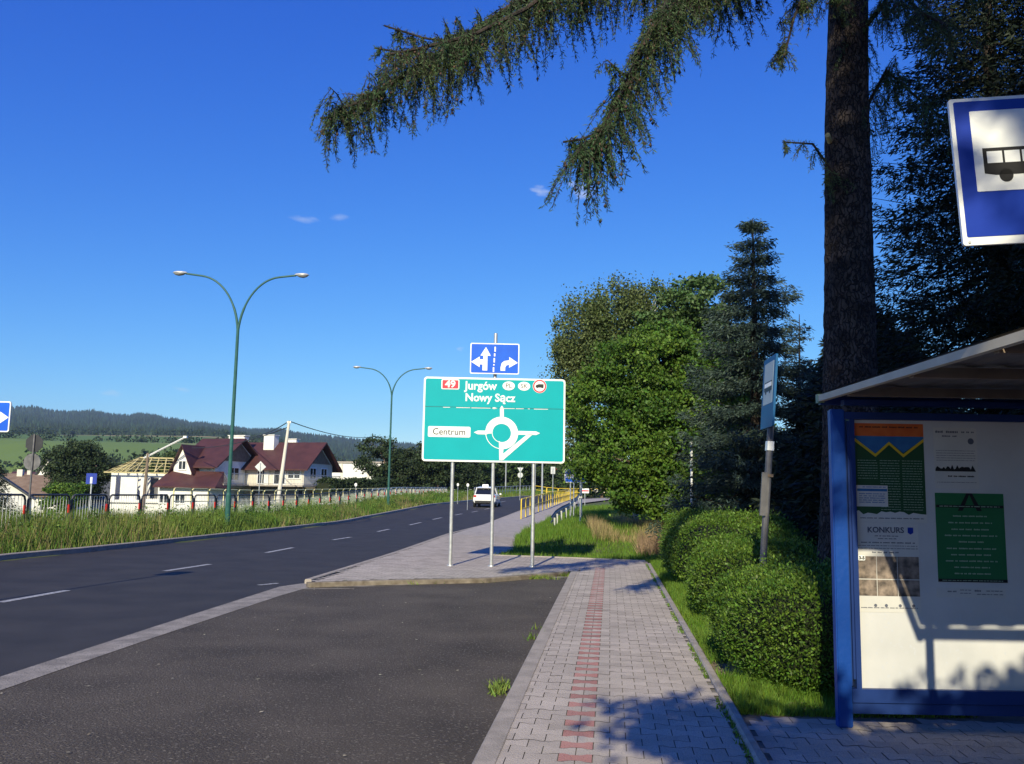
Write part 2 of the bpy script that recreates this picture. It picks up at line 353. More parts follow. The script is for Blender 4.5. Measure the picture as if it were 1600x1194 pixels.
def resample(P, step):
    P = [Vector(p) for p in P]; out = [P[0].copy()]
    for a, b in zip(P[:-1], P[1:]):
        n = max(1, int((b - a).length / step))
        for i in range(1, n + 1): out.append(a.lerp(b, i / n))
    return [tuple(p) for p in out]
def inpoly(x, y, poly):
    c = False; n = len(poly)
    for i in range(n):
        x1, y1 = poly[i]; x2, y2 = poly[i - 1]
        if (y1 > y) != (y2 > y) and x < (x2 - x1) * (y - y1) / (y2 - y1) + x1: c = not c
    return c
def text(s, size, x, y, z, m, parent, name='lettering', align='CENTER', bold=0.0, sx=1.0):
    cu = bpy.data.curves.new('tmp', 'FONT'); cu.body = s; cu.size = size; cu.align_x = align; cu.align_y = 'CENTER'
    cu.extrude = .0012; cu.offset = bold; cu.resolution_u = 3
    o = bpy.data.objects.new('tmp', cu); COL.objects.link(o); dg = bpy.context.evaluated_depsgraph_get(); dg.update()
    me = bpy.data.meshes.new_from_object(o.evaluated_get(dg)); bpy.data.objects.remove(o); bpy.data.curves.remove(cu)
    me.transform(Matrix.Translation((x, y, z)) @ Matrix.Rotation(R(90), 4, 'X') @ Matrix.Diagonal((sx, 1, 1, 1)))
    me.materials.clear(); me.materials.append(m); me.name = name
    q = bpy.data.objects.new(name, me); COL.objects.link(q); q.parent = parent; return q
def leaves(C, size, aspect=.6, flat=0.0, dirs=None, jitter=.35, droop=0):
    """rhombic leaf faces at the points C; returns vertices and faces"""
    n = len(C); C = np.asarray(C)
    a = rng.normal(size=(n, 3)) if dirs is None else dirs + rng.normal(size=(n, 3)) * jitter
    a[:, 2] -= droop
    a /= np.linalg.norm(a, axis=1)[:, None] + 1e-9
    b = rng.normal(size=(n, 3)); b[:, 2] *= (1 - flat)
    b -= a * (a * b).sum(1)[:, None]; b /= np.linalg.norm(b, axis=1)[:, None] + 1e-9
    s = (size * rng.uniform(.6, 1.3, n))[:, None]
    V = np.stack([C, C + a * s * .5 + b * s * aspect * .5, C + a * s, C + a * s * .5 - b * s * aspect * .5], 1).reshape(-1, 3)
    return V, np.arange(4 * n).reshape(-1, 4)
def blades(P, h, w, lean=.35):
    """grass blades as slim triangles standing on the points P"""
    n = len(P); P = np.asarray(P); a = rng.uniform(0, 2 * np.pi, n)
    h = (h * rng.uniform(.5, 1.15, n)); w = (w * rng.uniform(.7, 1.3, n))
    s = np.stack([np.cos(a), np.sin(a), 0 * a], 1) * w[:, None] / 2
    l = np.stack([np.cos(a * 3.1), np.sin(a * 3.1), 0 * a], 1) * (h * lean * rng.uniform(0, 1, n))[:, None]
    T = P + l; T[:, 2] += h
    return np.stack([P - s, P + s, T], 1).reshape(-1, 3), np.arange(3 * n).reshape(-1, 3)

# ================================================================== GROUND, ROAD AND PAVEMENTS
xs = np.unique(np.concatenate([np.arange(-40, 30, 1.0), -40 - np.cumsum(np.geomspace(1.2, 90, 34)), 30 + np.cumsum(np.geomspace(1.2, 60, 26))]))
ys = np.unique(np.concatenate([np.arange(-30, 160, 1.5), 160 + np.cumsum(np.geomspace(2, 60, 34))]))
GV = []; sink_poly = None
for y in ys:
    for x in xs: GV.append((x, y, TZ(x, y) - .06))
nx = len(xs); GF = np.array([[j * nx + i, j * nx + i + 1, (j + 1) * nx + i + 1, (j + 1) * nx + i] for j in range(len(ys) - 1) for i in range(nx - 1)])
def ground_material():
    m = M['ground']; t = m.node_tree; N = t.nodes; L = t.links; b = N['Principled BSDF']
    src = b.inputs['Base Color'].links[0].from_socket
    co = N.new('ShaderNodeTexCoord'); sx = N.new('ShaderNodeSeparateXYZ'); L.new(co.outputs['Object'], sx.inputs[0])
    far = N.new('ShaderNodeMapRange'); far.inputs[1].default_value = 180; far.inputs[2].default_value = 300; L.new(sx.outputs[1], far.inputs[0])
    vo = N.new('ShaderNodeTexVoronoi'); vo.inputs['Scale'].default_value = .007; vo.inputs['Randomness'].default_value = .9
    mp = N.new('ShaderNodeMapping'); mp.inputs['Scale'].default_value = (.6, 1.6, 0); L.new(co.outputs['Object'], mp.inputs[0]); L.new(mp.outputs[0], vo.inputs['Vector'])
    rp = N.new('ShaderNodeValToRGB'); rp.color_ramp.interpolation = 'CONSTANT'
    e = rp.color_ramp.elements; e[0].color = (.13, .20, .045, 1); e[1].position = .45; e[1].color = (.22, .24, .09, 1)
    q = e.new(.65); q.color = (.09, .16, .035, 1); q = e.new(.82); q.color = (.27, .22, .11, 1)
    L.new(vo.outputs['Color'], rp.inputs[0])
    mx = N.new('ShaderNodeMix'); mx.data_type = 'RGBA'; L.new(far.outputs[0], mx.inputs[0]); L.new(src, mx.inputs[6]); L.new(rp.outputs[0], mx.inputs[7])
    L.new(mx.outputs[2], b.inputs['Base Color'])
ground_material()
struct(link_mesh('ground', GV, GF, M['ground'], smooth=True))

# road: stations along y, left kerb to right edge
def redge(y): return lerp([-40, 7.3, 9.8, 15.45, 23, 33.5, 50, 62, 80, 104, 120, 140], [-7.3, -4.15, -3.85, -3.42, -2.83, -2.26, -.6, .9, 3.6, 8.5, 13.5, 22], y)
st = sorted(set(list(np.arange(-40, 141, 2.0))))
struct(ribbon([(kerbx(y), y) for y in st], [(redge(y), y) for y in st], 0, 'road', M['road']))
kerb([(kerbx(y), y) for y in st], .15, -.06, .13, 'road_kerb', side=1)
# lane dashes
dash_px = [((-160, 974), (-60, 951)), ((0, 942), (105, 923)), ((257, 893), (328, 882)), ((416, 864), (458, 856)), ((520, 844), (548, 839.5)), ((590, 831), (608, 827)), ((640, 820.5), (658, 816.5)), ((676, 812), (690, 809)), ((711, 805), (722, 803)), ((737, 800.5), (746, 798.8)), ((780, 785), (790, 783.2)), ((757, 796), (765, 794.5))]
mb = MB()
def dash(a, b, w):
    a = Vector(a); b = Vector(b); t = (b - a).normalized(); n = Vector((-t.y, t.x)) * w / 2
    mb.add([(p.x, p.y, ZR(p.y) + .005) for p in (a - n, a + n, b + n, b - n)], [[0, 3, 2, 1]])
for a, b in dash_px: dash(G(*a), G(*b), .13)
dash(G(404, 915), G(434, 912), .10)
struct(mb.build('road_marking', M['mark']))
# lay-by asphalt and gutter strip
RAISE = .08
swd = Vector((.11, .994)).normalized(); swn = Vector((swd.y, -swd.x)); sw0 = Vector((-.01, 5.6))
def SW(u, v): p = sw0 + swn * u + swd * v; return (p.x, p.y)   # u to the right of the inner left edge, v along
gut_o = [(-8.0, -40)] + [G(0, 1059), G(240, 981), G(437, 917.5), G(482, 911)]
gut_i = [(-7.55, -40)] + [G(0, 1082), G(240, 998), G(437, 932), G(482, 919)]
struct(ribbon(gut_o, gut_i, .007, 'gutter', M['gutter']))
padfront = [G(482, 915, .04), G(600, 911, .04), G(760, 908, .04), G(888, 897, .04)]
laypts = [(-7.6, -40), SW(-.15, -45), SW(-.15, 13.0)] + padfront[::-1] + [gut_i[3], gut_i[1]]
struct(poly_fill([(-7.75, -40), (-1.5, -40), SW(-.15, -10), SW(-.16, 13.3), padfront[2], padfront[1], padfront[0], (gut_i[3][0] - .1, gut_i[3][1]), (gut_i[1][0] - .1, gut_i[1][1])], .003, 'parking_area', M['layby']))
# pavement with waisted blocks
SWW = 1.46
def pave(name, poly, u0, u1, v0, v1, frame, redcol=None, z=RAISE, tu=.2, tv=.135):
    V = []; F = []; I = []; g = .0035
    outl = [(-.1 + g, -.08 + g), (-.07, -.08 + g), (-.03, -.055 + g), (.03, -.055 + g), (.07, -.08 + g), (.1 - g, -.08 + g),
            (.1 - g, .08 - g), (.07, .08 - g), (.03, .055 - g), (-.03, .055 - g), (-.07, .08 - g), (-.1 + g, .08 - g)]
    j = 0; v = v0
    ge = .003; gt = .0007
    outl = [(-.1 + ge, -.08 + gt), (-.07, -.08 + gt), (-.03, -.055 + gt), (.03, -.055 + gt), (.07, -.08 + gt), (.1 - ge, -.08 + gt), (.1 - ge, .08 - gt), (.07, .08 - gt), (.03, .055 - gt), (-.03, .055 - gt), (-.07, .08 - gt), (-.1 + ge, .08 - gt)]
    while v < v1:
        off = .1 if j % 2 else 0; u = u0 + off
        while u < u1:
            c = frame(u, v)
            if inpoly(c[0], c[1], poly):
                b = len(V); zz = random.uniform(-.0015, .0015); tx = random.uniform(-.012, .012)
                for a, q in outl:
                    x, y = frame(min(max(u + a, -.13), SWW + .05) if name == 'sidewalk' else max(u + a, SWW + .08) if name == 'shelter_paving' else u + a, v + q); V.append((x, y, z + zz + a * tx))
                F.append(list(range(b, b + 12))); I.append(1 if redcol is not None and j % 2 == 0 and abs(u - redcol) < .05 else 0)
            u += tu
        v += tv; j += 1
    o = struct(link_mesh(name, V, F, [M['paver'], M['redpaver']], midx=I))
    for p in (o.data,):
        bm = bmesh.new(); bm.from_mesh(p)
        for f in bm.faces:
            if f.normal.z < 0: f.normal_flip()
        bm.to_mesh(p); bm.free()
    return o
swpoly = [SW(-.09, -6), SW(SWW + .02, -6), SW(SWW + .02, 15.6), SW(-.09, 12.95)]
pave('sidewalk', swpoly, -.17, SWW + .02, -2.0, 16, SW, redcol=.43)
pathedge_R = [G(770, 868, RAISE), G(800, 860, RAISE), G(806, 840, RAISE), G(830, 824, RAISE), G(865, 806, RAISE), (3.6, 66), (6.8, 85), (11.5, 104), (25, 140)]
sidefar = [(redge(y) + .02, y) for y in (17, 20, 23, 28, 33.5)]
pfin = [(p[0] + (.05 if k == 0 else 0), p[1] + .2) for k, p in enumerate(padfront)]
padpoly = [pfin[0]] + sidefar[1:] + [pathedge_R[2], pathedge_R[1], pathedge_R[0], G(860, 871, RAISE), G(1008, 877, RAISE), SW(SWW, 14.6), SW(0, 13.1), pfin[3], pfin[2], pfin[1]]
pave('paved_area', padpoly, -8, 8, 8, 30, lambda u, v: SW(u, v), z=RAISE - .001)
pf = struct(poly_fill([(p[0], p[1] - .12) if p in pfin else p for p in padpoly], RAISE - .006, 'paving_bed', M['sand']))
struct(poly_fill([SW(-.02, -8), SW(SWW + .02, -8), SW(SWW + .02, 15.5), SW(-.02, 12.95)], RAISE - .009, 'sidewalk_bed', M['sand']))
stp = [30.8, 40, 50, 62, 80, 104, 140]
struct(ribbon([(redge(y) + .02, y) for y in stp], [(lerp([p[1] for p in pathedge_R], [p[0] for p in pathedge_R], y), y) for y in stp], RAISE - .004, 'footpath', M['path']))
kerb([(redge(y) - .1, y) for y in np.arange(15.7, 139, 2.0)], .12, -.05, RAISE + .003, 'path_kerb', side=-1)
kerb(resample(padfront, 1)[::-1], .14, -.05, RAISE + .004, 'pad_kerb', side=-1).data.materials[0] = M['dirtykerb']
kerb([SW(-.15, v) for v in np.arange(-8, 13.2, 1.0)], .145, -.05, RAISE + .006, 'sidewalk_kerb', side=-1)
kerb([SW(SWW + .005, v) for v in np.arange(-8, 15.3, 1.0)], .07, -.05, RAISE + .035, 'edging_kerb', side=-1)
bk = resample([G(770, 868, RAISE), G(860, 871, RAISE), G(1008, 877, RAISE)], 1)
kerb(bk, .07, -.05, RAISE + .02, 'back_kerb', side=1)
# paving beside the shelter
struct(poly_fill([SW(SWW + .08, -9), (9, -4), (9, 6.75), SW(SWW + .08, 1.15)], RAISE - .026, 'shelter_platform', M['sand']))
pave('shelter_paving', [SW(SWW + .02, -4.0), (6.4, 2), (6.4, 6.62), SW(SWW + .02, 1.10)], SWW + .13, 6, -4.0, 2.2, SW, z=RAISE - .02)
# grass verge island and strips: a raised earth sheet
def mound(x, y):
    return ZR(y) + .04 + .38 * sm(24, 30, y) * sm(.3, 2.2, x - lerp([24, 33, 43, 64, 104], [-.2, .3, 1.1, 3.6, 12], y)) 
mx_ = [(x, y) for x in np.arange(-.2, 14, .4) for y in np.arange(22.2, 62, .8)]
V = []; F = []; idx = {}
isl = [pathedge_R[0], pathedge_R[1], pathedge_R[2], pathedge_R[3], pathedge_R[4], (3.7, 66), (30, 66), (30, 22.4), G(1008, 877, RAISE), G(860, 871, RAISE)]
for (x, y) in [(x, y) for y in np.arange(22.4, 66, .7) for x in np.arange(-.6, 30, .5)]:
    idx[(round(x, 2), round(y, 2))] = len(V); V.append((x, y, mound(x, y)))
for y in np.arange(22.4, 65.3, .7):
    for x in np.arange(-.6, 29.4, .5):
        if inpoly(x + .25, y + .35, isl):
            q = [idx.get((round(a, 2), round(b, 2))) for a, b in ((x, y), (x + .5, y), (x + .5, y + .7), (x, y + .7))]
            if None not in q: F.append(q)
struct(link_mesh('grass_bank', V, F, M['ground'], smooth=True))
strip = [SW(SWW + .08, 1.15), (9, 6.75), (30, 8), (30, 22.5), (3.6, 22.5), SW(SWW + .08, 15.5)]
struct(poly_fill(strip, RAISE - .03, 'planting_strip', M['dirt']))

exec_stage = 2
# ================================================================== GRASS
def TG(x, y): return TZ(x, y) - .06
# left verge: tall meadow grass between kerb and railing and beyond it
def verge_grass():
    P = []; H = []; Wd = []
    n = 120000
    yy = 12 + (rng.uniform(0, 1, n) ** 1.7) * 130
    for y in yy:
        t = random.uniform(.02, 1) ** .8 * (3.6 + max(0, y - 25) * .02) + .12
        x = kerbx(y) - t
        P.append((x, y, TG(x, y)))
        k = .17 + .36 * sm(.1, 1.0, t) + .14 * sm(1.0, 2.0, t)
        k *= .9 + .25 * math.sin(x * 1.3 + 2) * math.sin(y * .45) + .15 * math.sin(y * 1.7)
        H.append(max(.1, k)); Wd.append(.010 + y * .00032)
    V, F = blades(P, np.array(H), np.array(Wd) * 1.5, .5); return V, F
V, F = verge_grass()
P = []; H = []; Wd = []
for _ in range(42000):
    y = 12 + random.random() ** 1.5 * 70; t = 3.0 + random.random() * 3.2 + max(0, y - 22) * .02; x = kerbx(y) - t
    P.append((x, y, TG(x, y) - .02)); H.append(.62 + .18 * math.sin(x * 1.1) * math.sin(y * .4)); Wd.append(.016 + y * .0005)
V2, F2 = blades(P, np.array(H), np.array(Wd), .5); F2 = F2 + len(V); V = np.concatenate([V, V2]); F = np.concatenate([F, F2])
stuff(link_mesh('meadow_grass', V, F, M['grass']), 'tall green meadow grass on the verge left of the road', 'grass')
P = []; H = []; Wd = []
for _ in range(13000):
    y = 12 + random.random() ** 1.6 * 110; t = random.uniform(.2, 3.4); x = kerbx(y) - t
    f = math.sin(x * .9 + y * .21) + math.sin(y * .5 + 1.7)
    if f < .3 and y > 28: continue
    P.append((x, y, TG(x, y))); H.append(.42 + .28 * sm(.1, 1, t)); Wd.append(.007 + y * .00035)
V, F = blades(P, np.array(H), np.array(Wd), .5); stuff(link_mesh('dry_grass', V, F, M['drygrass']), 'straw coloured seed heads in the verge left of the road', 'grass')
# white umbels and leafy weeds
C = []
for _ in range(170):
    y = 26 + random.random() * 70; x = kerbx(y) - random.uniform(1.2, 3.6)
    if math.sin(y * .4) < -.3: continue
    z = TG(x, y) + random.uniform(.55, .8)
    for k in range(16): C.append((x + random.gauss(0, .06), y + random.gauss(0, .06), z + random.gauss(0, .015)))
V, F = leaves(C, .05 * np.ones(len(C)), .9, dirs=np.tile([0, 0, .2], (len(C), 1)), jitter=1)
stuff(link_mesh('wildflowers', V, F, M['flower']), 'small white flower heads scattered in the verge grass', 'flowers')
C = []
for _ in range(750):
    y = 14 + random.random() ** 1.3 * 80; x = kerbx(y) - random.uniform(.5, 3.3); g = TG(x, y); h = random.uniform(.45, .85)
    for k in range(26):
        q = random.random(); C.append((x + random.gauss(0, .05 + .07 * (1 - q)), y + random.gauss(0, .06), g + h * q))
V, F = leaves(C, np.array([.05 + .0008 * c[1] for c in C]), .55)
stuff(link_mesh('weeds', V, F, M['leafA']), 'leafy green weeds growing through the verge grass', 'weeds')
# grass on the bank and near strip
def scatter(poly, n, zf, hf, wf):
    xs_ = [p[0] for p in poly]; ys_ = [p[1] for p in poly]; P = []; H = []; Wd = []
    while len(P) < n:
        x = random.uniform(min(xs_), max(xs_)); y = min(ys_) + random.random() ** 1.25 * (max(ys_) - min(ys_))
        if not inpoly(x, y, poly): continue
        P.append((x, y, zf(x, y))); H.append(hf(x, y)); Wd.append(wf(x, y))
    return P, np.array(H), np.array(Wd)
bank = [pathedge_R[0], pathedge_R[1], pathedge_R[2], pathedge_R[3], pathedge_R[4], (3.7, 60), (9, 60), (9, 24), (4.4, 22.6), G(1008, 876, RAISE), G(860, 870, RAISE)]
P, H, Wd = scatter(bank, 62000, mound, lambda x, y: (.10 + .16 * sm(24.5, 29, y)) * (.7 + .5 * math.sin(x * 2.1) * math.sin(y * 1.1)) + .06, lambda x, y: .010 + y * .00035)
V, F = blades(P, H, Wd, .6); stuff(link_mesh('bank_grass', V, F, M['lawn']), 'green grass on the bank behind the direction sign', 'grass')
P, H, Wd = scatter([(2.5, 27), (5.6, 26), (6.5, 34), (4.5, 40), (2.8, 33)], 9000, mound, lambda x, y: .35 + .2 * math.sin(x * 3), lambda x, y: .02)
V, F = blades(P, H, Wd, .6); stuff(link_mesh('bank_dry_grass', V, F, M['drygrass']), 'tall dry grass under the left side of the broadleaf trees', 'grass')
P, H, Wd = scatter([(3.3, 23.6), (5.8, 23.0), (6.2, 26.5), (3.9, 27)], 2600, mound, lambda x, y: .5, lambda x, y: .022)
V, F = blades(P, H, Wd, .8); stuff(link_mesh('dead_brush', V, F, M['scrub']), 'reddish dead brush in front of the broadleaf trees', 'brush')
nst = [SW(SWW + .10, 1.25), (2.3, 6.65), (3.4, 6.7), (3.4, 10), (4.2, 15), (4.6, 23), (3.5, 22.6), SW(SWW + .10, 15.6)]
bare = lambda x, y: ((x - 2.03) / .28) ** 2 + ((y - 8.35) / .35) ** 2 > 1 + random.gauss(0, .3)
P, H, Wd = scatter(nst, 60000, lambda x, y: RAISE - .03, lambda x, y: .07 + .035 * math.sin(x * 5) * math.sin(y * 3) + (.03 if bare(x, y) else -.3), lambda x, y: .006 + y * .0004)
k = H > 0; P = np.array(P)[k]; H = H[k]; Wd = Wd[k]
V, F = blades(P, H, Wd, .8); stuff(link_mesh('lawn_grass', V, F, M['lawn']), 'short bright grass strip between the pavement edging and the hedges', 'grass')
# moss and weeds in the joint along the edging, at the lay-by kerb and pad kerb
P = []
for v in np.arange(-.5, 15, .012):
    if math.sin(v * 2.3) + math.sin(v * 5.1 + 1) < -.2 : continue
    for _ in range(1): P.append((*SW(SWW - .01 + random.gauss(0, .018), v), RAISE))
V, F = blades(P, np.full(len(P), .035), np.full(len(P), .014), 1.2); stuff(link_mesh('joint_weeds', V, F, M['lawn']), 'small weeds in the joint beside the pavement edging', 'weeds')
P = []
for (px, py, n, s) in [(590, 914, 40, .10), (655, 912, 60, .16), (715, 910, 140, .22), (812, 905, 420, .3), (828, 904, 260, .2), (872, 901, 340, .25), (545, 915, 30, .1), (622, 914, 60, .2), (780, 1078, 60, .04), (776, 1086, 60, .04), (850, 985, 30, .08), (835, 1000, 25, .08)]:
    c = G(px, py)
    for _ in range(n): P.append((c[0] + random.gauss(0, s), c[1] + random.gauss(0, .06), .004))
V, F = blades(P, np.full(len(P), .085), np.full(len(P), .018), 1.4); stuff(link_mesh('kerb_weeds', V, F, M['grass']), 'weed tufts along the kerbs of the parking area', 'weeds')
C = []
for _ in range(150):
    x = random.uniform(-4, .4); y = random.uniform(5.2, 17)
    C.append((x + (y - 5) * .05, y, .012))
V, F = leaves(C, .035 * np.ones(len(C)), .6, flat=0, dirs=np.tile([1., 0, 0], (len(C), 1)), jitter=.0)
a_ = rng.uniform(0, 6.28, len(C)); V = V.reshape(-1, 4, 3); c0 = V[:, :1].copy(); dd = V - c0
dd[..., 2] = rng.uniform(0, .006, dd.shape[:2]); ln = np.linalg.norm(dd[..., :2], axis=2); 
ang = np.array([0, .5, 0, -.5])[None] + a_[:, None]; dd[..., 0] = ln * np.cos(ang); dd[..., 1] = ln * np.sin(ang); V = (c0 + dd).reshape(-1, 3)
M['litter'] = mat('dry fallen leaf', (.42, .38, .28), None, rough=.8, island=(.3, 1.3, .03))
stuff(link_mesh('fallen_leaves', V, F, M['litter']), 'pale leaves and scraps scattered on the old asphalt', 'litter')
# dirt swept against the pad kerb and lay-by kerb
V = []; F = []
def dirtpatch(cx, cy, rx, ry, rz):
    b = len(V); n = 22
    for k in range(n):
        a = 2 * math.pi * k / n; r = 1 + random.uniform(-.3, .3)
        x = rx * r * math.cos(a); y = ry * r * math.sin(a); V.append((cx + x * math.cos(rz) - y * math.sin(rz), cy + x * math.sin(rz) + y * math.cos(rz), .0075))
    F.append(list(range(b, b + n)))
for k in range(9):
    p = Vector(padfront[0]).lerp(Vector(padfront[3]), k / 9 + .05)
    dirtpatch(p.x, p.y - .16 - (.15 if k == 0 else 0), random.uniform(.3, .55), random.uniform(.05, .14), .25)
def crack(pts, w, z):
    P_ = []; 
    for a, b in zip(pts[:-1], pts[1:]):
        a = Vector(a); b = Vector(b); k_ = max(2, int((b - a).length / .06))
        for i in range(k_): P_.append(a.lerp(b, i / k_) + Vector((random.gauss(0, .012), random.gauss(0, .012))))
    V_ = []; F_ = []
    for i, p in enumerate(P_):
        t_ = (P_[min(i + 1, len(P_) - 1)] - P_[max(i - 1, 0)]).normalized(); n_2 = Vector((-t_.y, t_.x)) * w * random.uniform(.3, 1) / 2
        V_ += [(p.x + n_2.x, p.y + n_2.y, z), (p.x - n_2.x, p.y - n_2.y, z)]
    for i in range(len(P_) - 1): F_.append([2 * i, 2 * i + 1, 2 * i + 3, 2 * i + 2])
    return V_, F_
M['crack'] = mat('sandy crack', (.085, .075, .062), (.15, .135, .11), 9, 1); M['oil'] = mat('oil stain', (.030, .026, .024), (.045, .039, .034), 6, .6)
for nm, mm, ls_ in (('asphalt_cracks', M['crack'], [([G(590, 1010), G(625, 985), G(668, 975), G(700, 950)], .010, .0055), ([G(300, 1194), G(330, 1080), G(420, 1010), G(470, 960)], .007, .0055), ([G(120, 1120), G(240, 1090), G(330, 1080)], .010, .0057), ([G(700, 1100), G(640, 1040), G(625, 985)], .009, .0057)]),):
    VV = []; FF = []
    for q_ in ls_:
        a_, b_ = crack(*q_); FF += [[i + len(VV) for i in f] for f in b_]; VV += a_
    struct(link_mesh(nm, VV, FF, mm))
M['dust'] = mat('pale dust', (.20, .18, .15), (.30, .27, .22), 7, .95)
struct(link_mesh('dust', V, F, M['dust']))
# ================================================================== HILLS AND FAR FOREST
ridge = [(-500, 640), (-200, 636), (0, 640), (20, 638), (50, 637), (75, 643), (100, 645), (125, 645), (145, 643), (165, 648), (200, 651), (215, 648), (240, 650), (260, 655), (300, 661), (324, 663), (359, 668), (390, 673), (438, 672), (469, 679), (502, 682), (526, 685), (567, 689), (700, 700), (800, 722), (900, 742), (1100, 752), (2000, 770)]
def hillh(px, t):
    """height at fraction t of the way up the slope (distance 1000..2900 m)"""
    y = 950 + 1950 * t
    top = D(px, lerp([r[0] for r in ridge], [r[1] for r in ridge], px) + 3, 2900).z
    base = TZ(ray(px, 750)[0] / ray(px, 750)[1] * 950, 950) - 8
    w = math.sin(px * .021 + t * 5) * 9 * t * (1 - t) + math.sin(px * .05 + 2 + t * 9) * 5 * t * (1 - t)
    return y, base + (top - base) * (t ** 1.15) + w
V = []; F = []; pxs = list(range(-500, 1400, 10)); tn = 26
for t_ in range(tn + 1):
    for px in pxs:
        y, z = hillh(px, t_ / tn)
        u = (px - 800) / FPX; V.append((u * y, y, z))
n = len(pxs)
for j in range(tn):
    for i in range(n - 1): F.append([j * n + i, j * n + i + 1, (j + 1) * n + i + 1, (j + 1) * n + i])
M['hill'] = mat('forest floor', (.018, .032, .016), (.035, .055, .022), .01, 1)
struct(link_mesh('hills', V, F, M['hill'], smooth=True))
M['forest'] = mat('hill forest', (.020, .040, .020), (.032, .055, .024), .004, .9, island=(.5, 1.6, .02))
def cones(C, h, r):
    n = len(C); C = np.asarray(C, dtype=float); a = rng.uniform(0, 6.28, n); V = []
    for k in range(4):
        q = C.copy(); q[:, 0] += r * np.cos(a + k * 1.571); q[:, 1] += r * np.sin(a + k * 1.571); V.append(q)
    T = C.copy(); T[:, 2] += h; V.append(T); V = np.stack(V, 1).reshape(-1, 3); b = np.arange(n)[:, None] * 5
    F = np.concatenate([b + np.array([[k, (k + 1) % 4, 4]]) for k in range(4)]); return V, F
C = []
for _ in range(26000):
    px = random.uniform(-300, 1000); t_ = random.random() ** .8
    if random.random() < .06: t_ = 1
    y, z = hillh(px, t_); u = (px - 800) / FPX; C.append((u * y, y, z - 2))
C = np.array(C); h = rng.uniform(9, 20, len(C)); V, F = cones(C, h, h * .28)
stuff(link_mesh('forest', V, F, M['forest']), 'dark conifer forest covering the far hillside', 'forest')
# scattered field trees and copses in the valley
C = []
for _ in range(700):
    u = random.uniform(-.62, -.12); y = random.choice([300, 330, 600, 930, 960]) + random.gauss(0, 8); x = u * y
    if math.sin(x * .03 + y) < .15: continue
    C.append((x, y, TZ(x, y)))
C = np.array(C); n = len(C); LC = np.repeat(C, 40, 0) + rng.normal(size=(n * 40, 3)) * [2.2, 2.2, 1.4] + [0, 0, 2.4]
V, F = leaves(LC, np.full(len(LC), 1.6), .9); stuff(link_mesh('copse', V, F, M['leafD']), 'dark copses between the pale fields below the hill', 'trees')

# ================================================================== TREES
def broadleaf(name, label, loc, blobs, nleaf, lsize, lm, bark, group=None, flat=.45, trunk_r=.2, seed=1, cat='tree', clump=.55, drop=0, density_top=1):
    """tapered trunk and limbs; leaf clumps spread over the crown's lobes. blobs: (dx,dy,z,rx,ry,rz)"""
    rs = np.random.default_rng(seed); random.seed(seed)
    root = thing(name, label, cat, loc, 0, group)
    mb = MB(); top = max(b[2] for b in blobs)
    zb = min(b[2] - b[5] * .4 for b in blobs)
    tp = [(0, 0, -.2), (.05, .02, max(zb * .5, .3)), (0, .1, max(zb, .6)), (.1, 0, (zb + top) / 2), (0, 0, top)]
    mb.tube(tp, [trunk_r * 1.25, trunk_r, trunk_r * .85, trunk_r * .5, trunk_r * .15], 9)
    CL = []
    vol = np.array([b[3] * b[5] for b in blobs]); vol = vol / vol.sum()
    for b, w in zip(blobs, vol):
        c = np.array(b[:3])
        s = np.array([0, 0, max(zb * .8, min(c[2] - b[5] * .6, top * .8))])
        mid = (s + c) / 2 + [0, 0, .15]
        mb.tube([tuple(s), tuple(mid), tuple(c)], [trunk_r * .45, trunk_r * .28, trunk_r * .1], 6)
        m = max(6, int(w * nleaf / 150))
        d = rs.normal(size=(m, 3)); d /= np.linalg.norm(d, axis=1)[:, None]
        r = rs.uniform(.55, 1.0, m)[:, None] ** .5
        cc = c + d * r * np.array(b[3:6]) * (1 + rs.normal(size=(m, 1)) * .06)
        for q in cc[::max(1, m // 9)]:
            mb.tube([tuple(c * .6 + s * .4), tuple((c + q) / 2), tuple(q)], [trunk_r * .14, trunk_r * .09, trunk_r * .04], 4, False)
        CL.append(cc)
    mb.build('trunk', bark, root, smooth=True)
    CL = np.concatenate(CL); n = len(CL); per = max(10, int(nleaf / n))
    cs = clump * rs.uniform(.5, 1.35, n)
    L = rs.normal(size=(n, per, 3)) * .5; L = np.clip(L, -1.1, 1.1)
    L *= cs[:, None, None] * np.array([1, 1, 1 - flat])
    if drop: L[..., 2] -= rs.uniform(0, drop, (n, per)) * cs[:, None]
    P = (CL[:, None] + L).reshape(-1, 3)
    P[:, 2] = np.maximum(P[:, 2], .1)
    V, F = leaves(P, np.full(len(P), lsize), .7, flat=.3, droop=.3)
    link_mesh('crown', V, F, lm, root)
    return root
def at(px, y, z=None): # ground point at depth y under image column px
    x = ray(px, 770)[0] / ray(px, 770)[1] * y; return (x, y, TZ(x, y) - .05 if z is None else z)

